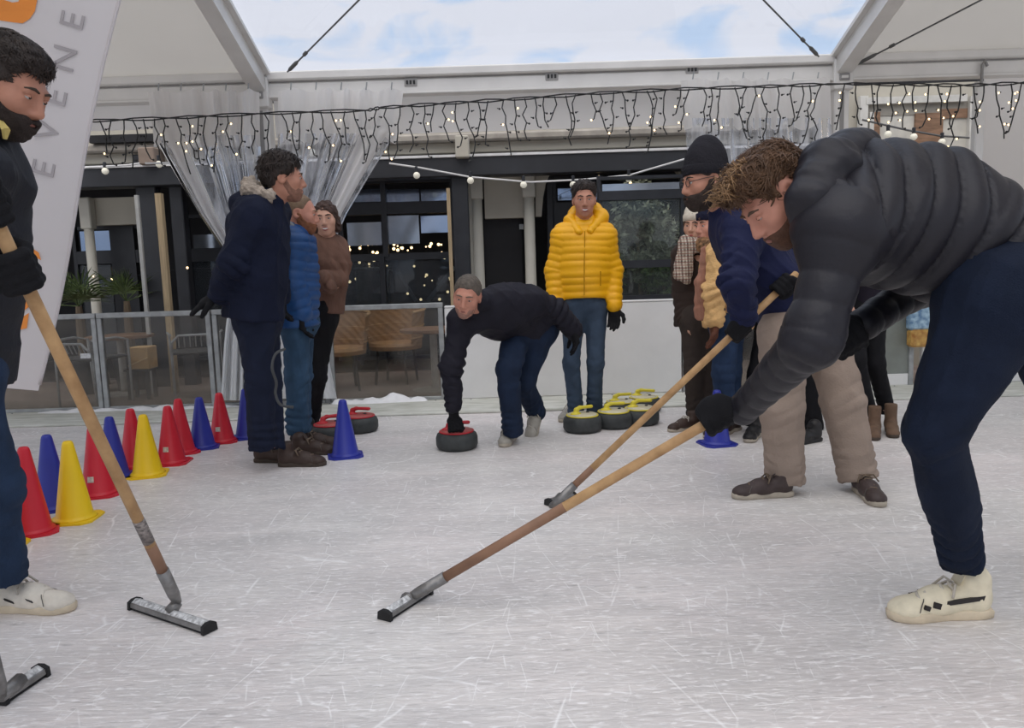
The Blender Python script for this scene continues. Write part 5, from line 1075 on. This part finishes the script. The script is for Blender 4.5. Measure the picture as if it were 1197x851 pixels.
PINK = cloth('dusty pink scarf', sr(160, 116, 98), .9, .15, 10, .5, 100, stretch=(5, 5, .5)); p.add('scarf', [Cap(P(826, 294, Y - .13), P(822, 330, Y - .14), .040, .046, ((.3, 1, 0), .35)), Cap(P(822, 330, Y - .14), P(820, 368, Y - .12), .046, .044, ((.3, 1, 0), .35))], PINK, .0075, label='long dusty pink scarf end', disp=lambda V: wav(V, 40, .005, 3) + crease(V, 40, .010, 2, (0, 0, 1), .1))
p.trousers(pel, legs, DENIM, .14, (.092, .070, .062), None, .005, seed=4); p.add('glove', hand(P(835, 378, Y - .2), (-.05, -.1, -1), (-1, 0, 0), -1, .5, 1., 1.15), cloth('brown leather glove', sr(88, 52, 38), .6), .006)
p.add('glove', hand(P(842, 378, Y + .15), (-.05, -.1, -1), (-1, 0, 0), 1, .5, 1., 1.15), MATS['brown leather glove'], .006); p.shoe(G(854, 506), (-.8, -.6), BRS, SOLW, .27); p.shoe(G(864, 502), (-.8, -.6), BRS, SOLW, .27)

# ---- 8: the person all in black behind the second sweeper
p = Person(G(915, 512), 'person in black trousers and black boots half hidden behind the beige trousers', .010); Y = 5.10
h = p.head(P(915, 224, Y), (-.9, -.45, -.05), (0, 0, 1), 1., SK2); neck, chest, pel = P(917, 252, Y), P(917, 278, Y), P(915, 366, Y); sh = [P(897, 266, Y - .08), P(939, 264, Y + .1)]
arms = [(P(895, 312, Y - .06), P(900, 352, Y - .08)), (P(942, 312, Y + .1), P(938, 352, Y + .05))]; legs = [(P(902, 378, Y - .04), P(888, 438, Y - .12), P(882, 490, Y - .06)), (P(928, 378, Y), P(940, 438, Y - .1), P(950, 496, Y - .06))]
p.body(neck, chest, pel, sh, arms, legs); p.eyes(); p.hair(HAIRD); p.jacket(neck, chest, P(916, 320, Y), P(915, 374, Y), sh, arms, cloth('black coat', sr(26, 26, 30)), (-.85, -.5, 0), (.2, .19, .19), .72)
p.trousers(pel, legs, BLKC, .145, (.095, .074, .068), None, .004); p.shoe(G(886, 508), (-.6, -1), BLS, SOLW, .28, tall=.05); p.shoe(G(958, 515), (-1, -.5), BLS, BLS, .28)
p.add('glove', hand(P(898, 356, Y - .12), (0, -.1, -1), (-1, 0, 0), -1, .5), BLK, .007); p.add('glove', hand(P(938, 356, Y + .05), (0, -.1, -1), (-1, 0, 0), 1, .5), BLK, .007)

# ---- 9: the woman in black leggings and brown ankle boots
p = Person(G(1025, 505), 'person in black leggings and brown ankle boots behind the bent sweeper', .010); Y = 5.02
h = p.head(P(1012, 232, Y), (-.9, -.4, -.05), (0, 0, 1), .96, SK1); neck, chest, pel = P(1014, 259, Y), P(1014, 282, Y), P(1008, 362, Y); sh = [P(996, 271, Y - .08), P(1033, 270, Y + .08)]
arms = [(P(988, 315, Y - .08), P(990, 350, Y - .16)), (P(1036, 315, Y + .08), P(1024, 350, Y))]; legs = [(P(998, 372, Y - .03), P(1000, 420, Y - .14), P(1015, 478, Y - .06)), (P(1018, 372, Y + .03), P(1023, 425, Y - .05), P(1036, 476, Y + .02))]
p.body(neck, chest, pel, sh, arms, legs, hands=[hand(P(990, 352, Y - .16), (-.1, -.1, -1), (1, 0, 0), 1, .5, .9), hand(P(1024, 352, Y), (-.1, -.1, -1), (1, 0, 0), -1, .5, .9)]); p.eyes(); p.hair(HAIRB, line=[(-.2, -.13), (-.02, -.12), (.012, -.10), (.03, -.02), (.05, .03), (.062, .062), (.2, .072)])
p.jacket(neck, chest, P(1012, 320, Y), P(1008, 366, Y), sh, arms, cloth('dark purple coat', sr(34, 30, 40)), (-.85, -.5, 0), (.18, .17, .18), .72, (.07, .062, .05))
p.trousers(pel, legs, BLKC, .14, (.088, .060, .048), None, .003); BOOT = mat('brown suede boot', sr(104, 82, 66), .85, .15, 20, .3, 80); p.shoe(G(1022, 506), (-.5, -1), BOOT, BRO, .26, tall=.09); p.shoe(G(1040, 503), (-.4, -1), BOOT, BRO, .26, tall=.09)

# ---- squeegees: long timber handle, steel ferrule and a metal blade holder
HANDLE = mat('timber handle', sr(176, 136, 92), .55, .18, 6, .1, 40, stretch=(3, 3, 3), col2=sr(196, 158, 112)); HANDD = mat('worn timber', sr(140, 106, 84), .6, .2, 10); METAL = mat('squeegee metal', sr(128, 126, 124), .4, .25, 30, .2, 60, metal=.6); RUBB = mat('black rubber blade', sr(28, 27, 28), .7)
def squeegee(A, B, e0, e1, label, tape=None, worn=(0.02, .3), r=.0172, snow=True):
    """A handle foot, B handle top, e0-e1 blade ends on the ice"""
    A, B, e0, e1 = (np.asarray(a, float) for a in (A, B, e0, e1)); c = (e0 + e1) / 2; t = empty('ice_squeegee', (c[0], c[1], 0), label, 'squeegee', 'ice squeegees'); l = (c[0], c[1], 0)
    d = unit(B - A); obj('handle', tube([A, B, B + d * .006], [r, r, r * .6], 12), HANDLE, t, True, off=l)
    obj('worn_handle_end', tube([A + d * .05, A + (B - A) * worn[1]], r * 1.02, 12), HANDD, t, True, off=l)
    if tape: obj('handle_label', tube([A + (B - A) * tape[0], A + (B - A) * tape[1]], r * 1.05, 12), mat('printed sleeve', sr(120, 112, 108), .5, .75, 60, stretch=(1, 1, 2)), t, True, off=l)
    obj('ferrule', tube([A - d * .09, A - d * .05, A + d * .06], [r * .8, r * 1.15, r * 1.2], 12), METAL, t, True, off=l)
    u = unit(e1 - e0); f = unit(np.cross(np.array([0, 0, 1.]), u)); z = np.array([0, 0, 1.]); hold = []
    def prof(pts, a, b): 
        n = len(pts); V = [p + f * x + z * y for p in (a, b) for x, y in pts]; return V, [tuple(range(n - 1, -1, -1)), tuple(range(n, 2 * n))] + [(i, (i + 1) % n, n + (i + 1) % n, n + i) for i in range(n)]
    h = obj('blade_holder', prof([(-.024, .012), (-.022, .026), (-.008, .032), (.010, .032), (.022, .026), (.025, .012), (.017, .010), (.014, .022), (-.012, .022), (-.016, .010)], e0, e1), METAL, t, off=l)
    obj('blade', prof([(-.020, .002), (-.012, .0), (.014, .0), (.022, .003), (.014, .021), (-.012, .021)], e0 - u * .006, e1 + u * .006), RUBB, t, off=l)
    for e, s in ((e0, -1), (e1, 1)): obj('end_cap', prof([(-.027, .002), (-.025, .028), (-.009, .036), (.011, .036), (.025, .028), (.028, .002)], e + u * s * .0, e + u * s * .014), RUBB, h, off=l)
    obj('socket', tube([A - d * .09, c + z * .028], [.018, .022], 10), METAL, t, True, off=l)
    if snow:
        pts = [e0 + (e1 - e0) * k / 24 for k in range(25)]; V = []; Fc = []
        for k, p_ in enumerate(pts):
            w = .006 + .007 * abs(math.sin(k * 1.7)); V += [p_ + f * -.018 + z * .028, p_ + z * (.033 + w * .6) + f * (-.002), p_ + f * .016 + z * .030]
        for k in range(24):
            Fc += [(3 * k, 3 * k + 1, 3 * k + 4, 3 * k + 3), (3 * k + 1, 3 * k + 2, 3 * k + 5, 3 * k + 4)]
        obj('snow_crust', (V, Fc), mat('frosty crust', (.30, .30, .30), .8, .3, 60, .5, 90, col2=(.80, .80, .80)), h, off=l)
    return t
# near right sweeper's squeegee
A1 = G(489, 693, .04); B1 = P(1003, 391, 2.40); A1 = A1 + unit(B1 - A1) * .0; squeegee(A1 + (B1 - A1) * .03, B1, G(452, 724), G(497, 695), 'timber handled squeegee held low by the bent man in front', worn=(0, .33))
# second sweeper's squeegee
A2 = G(656, 582, .05); B2 = P(931, 320, 3.50); squeegee(A2 + (B2 - A2) * .02, B2, G(643, 591), G(668, 583), 'timber handled squeegee of the sweeper in beige trousers', worn=(0, .12), snow=False)
# left sweeper's squeegee
A3 = G(207, 703, .06); B3 = P(-22, 222, 1.86); squeegee(A3 + (B3 - A3) * .06, B3, G(160, 711), G(243, 739), 'timber handled squeegee with printed sleeve held by the left sweeper', tape=(.14, .21), worn=(0, .13))
# a fourth one whose holder stands outside the picture
A4 = G(0, 808, .05); B4 = P(-140, 300, 1.55); squeegee(A4 + (B4 - A4) * .06, B4, G(2, 822), G(46, 792), 'squeegee blade reaching in at the lower left corner', worn=(0, .1))

# ---- 10: the second sweeper in the blue jacket and beige trousers
p = Person(G(950, 583), 'sweeper in a black knitted hat, blue jacket and beige trousers', .008); Y = 3.72; p.hres = .0058
h = p.head(P(824, 212, Y - .06), (-.93, -.22, -.18), (-.12, 0, 1), 1.0, SK3); neck, chest, pel = P(850, 246, Y), P(873, 280, Y), P(932, 372, Y + .02); sh = [P(870, 266, Y - .20), P(858, 260, Y + .18)]
g1 = on_line(A2, B2, 862); g2 = on_line(A2, B2, 916); arms = [(P(862, 332, Y - .32), g1 + np.array([.03, -.02, .055])), (P(900, 325, Y + .12), g2 + np.array([.05, .07, .03]))]
legs = [(P(918, 388, Y - .10), P(914, 475, Y - .14), P(918, 552, Y - .10)), (P(962, 384, Y + .10), P(985, 470, Y - .02), P(1001, 548, Y - .08))]
p.body(neck, chest, pel, sh, arms, legs); p.eyes(); p.hair(HAIRD, .007, noise=.002); p.beard(mat('dark beard', sr(48, 36, 30), .8, .25, 50, .5, 140), .012, noise=.004)
p.beanie(cloth('black ribbed knit', sr(38, 37, 42), .9, .12, 30, .5, 120), .042, .070, 90, back=-.03, peak=True)
GL = mat('spectacle frame', (.02, .02, .02), .3)
for e in (-1, 1): p.mesh('spectacles', join(tube([h.p(e * .032 + .021 * math.cos(a), .104, .006 + .017 * math.sin(a)) for a in np.linspace(0, 6.28, 15)[:-1]], .0018, 5, closed=True), tube([h.p(e * .053, .102, .01), h.p(e * .078, .03, .012), h.p(e * .08, -.01, .01)], .0018, 5)), GL)
BJ = cloth('royal navy jacket', sr(17, 24, 60), .75, .12, 7, .25, 70, spec=.3)
j = p.jacket(neck, chest, P(900, 325, Y), P(930, 385, Y + .02), sh, arms, BJ, np.cross(unit(sh[1] - sh[0]), unit(pel - neck)), (.205, .20, .20), .74, (.088, .076, .052), None, None, .035, .55, .010, 3, collar=.080, cth=.035)
BEI = cloth('beige cotton trousers', sr(152, 136, 124), .85, .10, 8, .3, 120); p.trousers(pel, legs, BEI, .15, (.115, .098, .088), None, .007, seed=7)
p.add('glove', grip(g1, B2 - A2, (.55, -.5, .6), arms[0][1], .0185, 1.05), BLK, .0055); p.add('glove', grip(g2, B2 - A2, (.5, .8, .1), arms[1][1], .0185, 1.05), BLK, .0055)
DSH = shoeM('dark brown trainer', sr(66, 54, 52)); p.shoe(G(926, 579), (-1, -.06), DSH, SOLW, .30, laces=DLACE); p.shoe(G(1002, 572), (-.10, -1), DSH, SOLW, .30, laces=DLACE)

# ---- 11: the big bent sweeper on the right
p = Person(G(1110, 722), 'bent sweeper in a quilted navy jacket, dark jeans and cream trainers', .0078); p.hres = .005
h = p.head(P(909, 231, 2.20), (-.70, -.12, -.71), (-.71, 0, .70), 1.04, SK2); neck, chest, pel = P(962, 232, 2.22), P(1018, 256, 2.22), P(1185, 302, 2.24); sh = [P(985, 268, 2.03), P(985, 236, 2.42)]
l1 = on_line(A1, B1, 838); l2 = on_line(A1, B1, 990); arms = [(P(950, 396, 1.98), l1 + np.array([.075, -.03, .03])), (P(1085, 330, 2.62), l2 + np.array([.07, .04, .05]))]
legs = [(P(1168, 345, 2.08), P(1092, 503, 2.10), P(1124, 646, 2.26)), (P(1212, 345, 2.42), P(1262, 500, 2.50), P(1300, 630, 2.62))]
p.body(neck, chest, pel, sh, arms, legs); p.eyes(brow=(.10, .06, .04), lid=-.15)
p.hair(mat('tousled brown hair', sr(92, 66, 46), .5, .35, 40, .8, 160), .009, noise=.005, freq=48, top=.008, res=.0045, line=[(-.2, -.05), (-.06, -.045), (-.04, -.03), (-.034, .030), (.012, .034), (.018, .0), (.03, .005), (.045, .035), (.06, .062), (.2, .07)], extra=[h.E((0, .035, .09), (.06, .05, .035), .03)], locks=7000, flow=(0, .8, .05), ll=.05, lift=.004, rnd=.16, lr=.0024)
BACKLIT = mat('backlit hair tips', sr(146, 114, 80), .5, .25, 40, .6, 160); r_ = random.Random(5); lk = []  # backlight on the brown frizz, put into a paler tip colour
for i in range(260):
    a = r_.uniform(-.065, .065); b = r_.uniform(.0, .105); z0 = .132 - .32 * max(0, b - .03); q0 = h.p(a, b, z0 - .02); w1 = r_.uniform(-.02, .02); q1 = h.p(a + w1, b + r_.uniform(.0, .03), z0 + r_.uniform(.0, .03)); q2 = h.p(a + w1 * 2, b + r_.uniform(.01, .045), z0 + r_.uniform(-.015, .03)); lk.append(tube([q0, q1, q2], [.0024, .0018, .0005], 5))
tag(p.mesh('hair_tips', join(*lk), BACKLIT, smooth=True), 'curly tips of the tousled hair, coloured pale as if backlit', kind='stuff')
p.beard(mat('brown stubble beard', sr(88, 60, 46), .8, .2, 60, .4, 160), .005)
QJ = cloth('quilted navy nylon', sr(30, 29, 36), .5, .10, 6, .14, 50, spec=.35)
fr = np.array([.05, 0, -1.]); j = p.jacket(neck, chest, P(1100, 270, 2.23), P(1188, 322, 2.24), sh, arms, QJ, fr, (.210, .208, .208), .84, (.090, .068, .050), (.078, .026), .006, .06, .45, .006, 5, collar=.085, cth=.0, extra=[Cap(P(1010, 215, 2.22), P(1090, 225, 2.22), .12, .12, None, .08), Cap(P(1020, 240, 2.14), P(985, 262, 2.06), .12, .10, None, .09)])
p.add('hood', [Cap(P(950, 232, 2.05), P(966, 198, 2.10), .062, .070, None, .05), Cap(P(966, 198, 2.10), P(1000, 182, 2.22), .072, .062, None, .05), Cap(P(1000, 182, 2.22), P(968, 190, 2.36), .062, .06, None, .05), Cap(P(968, 190, 2.36), P(945, 225, 2.40), .06, .05, None, .05), Cap(P(950, 232, 2.05), P(945, 272, 2.08), .062, .045, None, .04)], QJ, .0078, j, disp=lambda V: wav(V, 26, .007, 4) + wav(V, 60, .003, 1))
DJ = cloth('deep blue denim', sr(21, 30, 48), .85, .2, 9, .3, 240); p.trousers(pel, legs, DJ, .160, (.142, .080, .060), None, .006, seed=2)
p.add('glove', grip(l1, B1 - A1, (.35, -.55, .75), arms[0][1], .0185, 1.12, 1.2), BLK, .005); p.add('glove', grip(l2, B1 - A1, (.45, -.35, .85), arms[1][1], .0185, 1.12, 1.2), BLK, .005)
CRM = shoeM('cream leather', sr(222, 212, 186)); p.shoe(G(1156, 718), (-1, -.02), CRM, WSO, .325, laces=LACE, stripe=(mat('black stripe', sr(40, 36, 36), .5), [(.045, .15, .062, .050, .013), (.165, .185, .040, .046, .016), (.195, .21, .036, .042, .012)])); p.shoe(G(1330, 690), (-1, -.1), CRM, WSO, .325, laces=LACE)
if 0: p.mesh('heel_tab', tube([G(1156, 718) + np.array([.004, -.02, .10]), G(1156, 718) + np.array([.006, 0, .102]), G(1156, 718) + np.array([.004, .02, .10])], .006, 6), MATS['black stripe'])

# ---- 12: the sweeper cut by the left edge
p = Person(G(-20, 722), 'bearded sweeper in a black jacket, jeans and white sneakers at the left edge', .0078); p.hres = .005
h = p.head(P(9, 103, 2.30), (.88, -.08, -.47), (.47, 0, .88), 1.04, SK3); neck, chest, pel = P(-22, 160, 2.34), P(-44, 218, 2.36), P(-58, 425, 2.40); sh = [P(-36, 205, 2.13), P(-28, 195, 2.56)]
k1 = on_line(A3, B3, 22); k2 = on_line(A3, B3, -14); arms = [(P(-52, 320, 2.06), k1 + np.array([-.085, -.03, .0])), (P(-30, 300, 2.62), k2 + np.array([-.07, .06, .02]))]
legs = [(P(-50, 440, 2.32), P(-10, 570, 2.42), P(2, 664, 2.48)), (P(-64, 440, 2.52), P(-95, 570, 2.6), P(-130, 660, 2.7))]
p.body(neck, chest, pel, sh, arms, legs); p.eyes(lid=-.1); p.hair(HAIRD, .007, noise=.003, freq=60, top=.020, res=.0045, locks=5500, flow=(0, .7, .0), ll=.032, lift=.002, rnd=.10, lr=.0022, line=[(-.2, -.07), (-.06, -.06), (-.045, -.03), (-.036, .030), (.008, .034), (.014, -.02), (.026, -.005), (.04, .035), (.055, .062), (.2, .07)]); p.beard(mat('dark full beard', sr(42, 32, 28), .8, .25, 60, .7, 150), .011, noise=.003, line=[(-.2, -.3), (-.012, -.3), (-.006, .0), (.014, -.005), (.032, -.028), (.06, -.042), (.080, -.046), (.2, -.050)])
BJK = cloth('black softshell', sr(26, 28, 36), .7, .12, 7, .2, 60, spec=.35)
j = p.jacket(neck, chest, P(-48, 320, 2.38), P(-56, 440, 2.40), sh, arms, BJK, (1, 0, -.1), (.22, .205, .20), .78, (.092, .080, .056), None, None, .035, .55, .009, 6, collar=.085, cth=.05)
p.mesh('badge', lathe([(.018, 0), (.022, .003), (.018, .006), (.010, .004)], 14), mat('pale badge', sr(150, 150, 150), .4), j).location = Vector(P(21, 182, 2.26) - p.o)
p.mesh('collar_lining', tube([P(0, 142, 2.24), P(7, 152, 2.22), P(6, 162, 2.23)], [.008, .012, .006], 6), cloth('yellow lining', sr(200, 180, 110)), j)
p.trousers(pel, legs, cloth('blue denim', sr(38, 54, 78), .85, .25, 9, .3, 240), .16, (.105, .080, .072), None, .006, seed=9)
p.add('glove', grip(k1, B3 - A3, (-.6, -.65, .1), arms[0][1], .0185, 1.15, 1.25), BLK, .005); p.add('glove', grip(k2, B3 - A3, (-.6, .7, .1), arms[1][1], .0185, 1.12, 1.2), BLK, .005)
p.shoe(G(-10, 712), (1, -.12), WSH, WSO, .315, laces=LACE, stripe=(MATS['black stripe'], [(.09, .12, .050, .040, .006), (.165, .185, .052, .044, .006)])); p.shoe(G(-150, 700), (1, -.1), WSH, WSO, .315, laces=LACE)
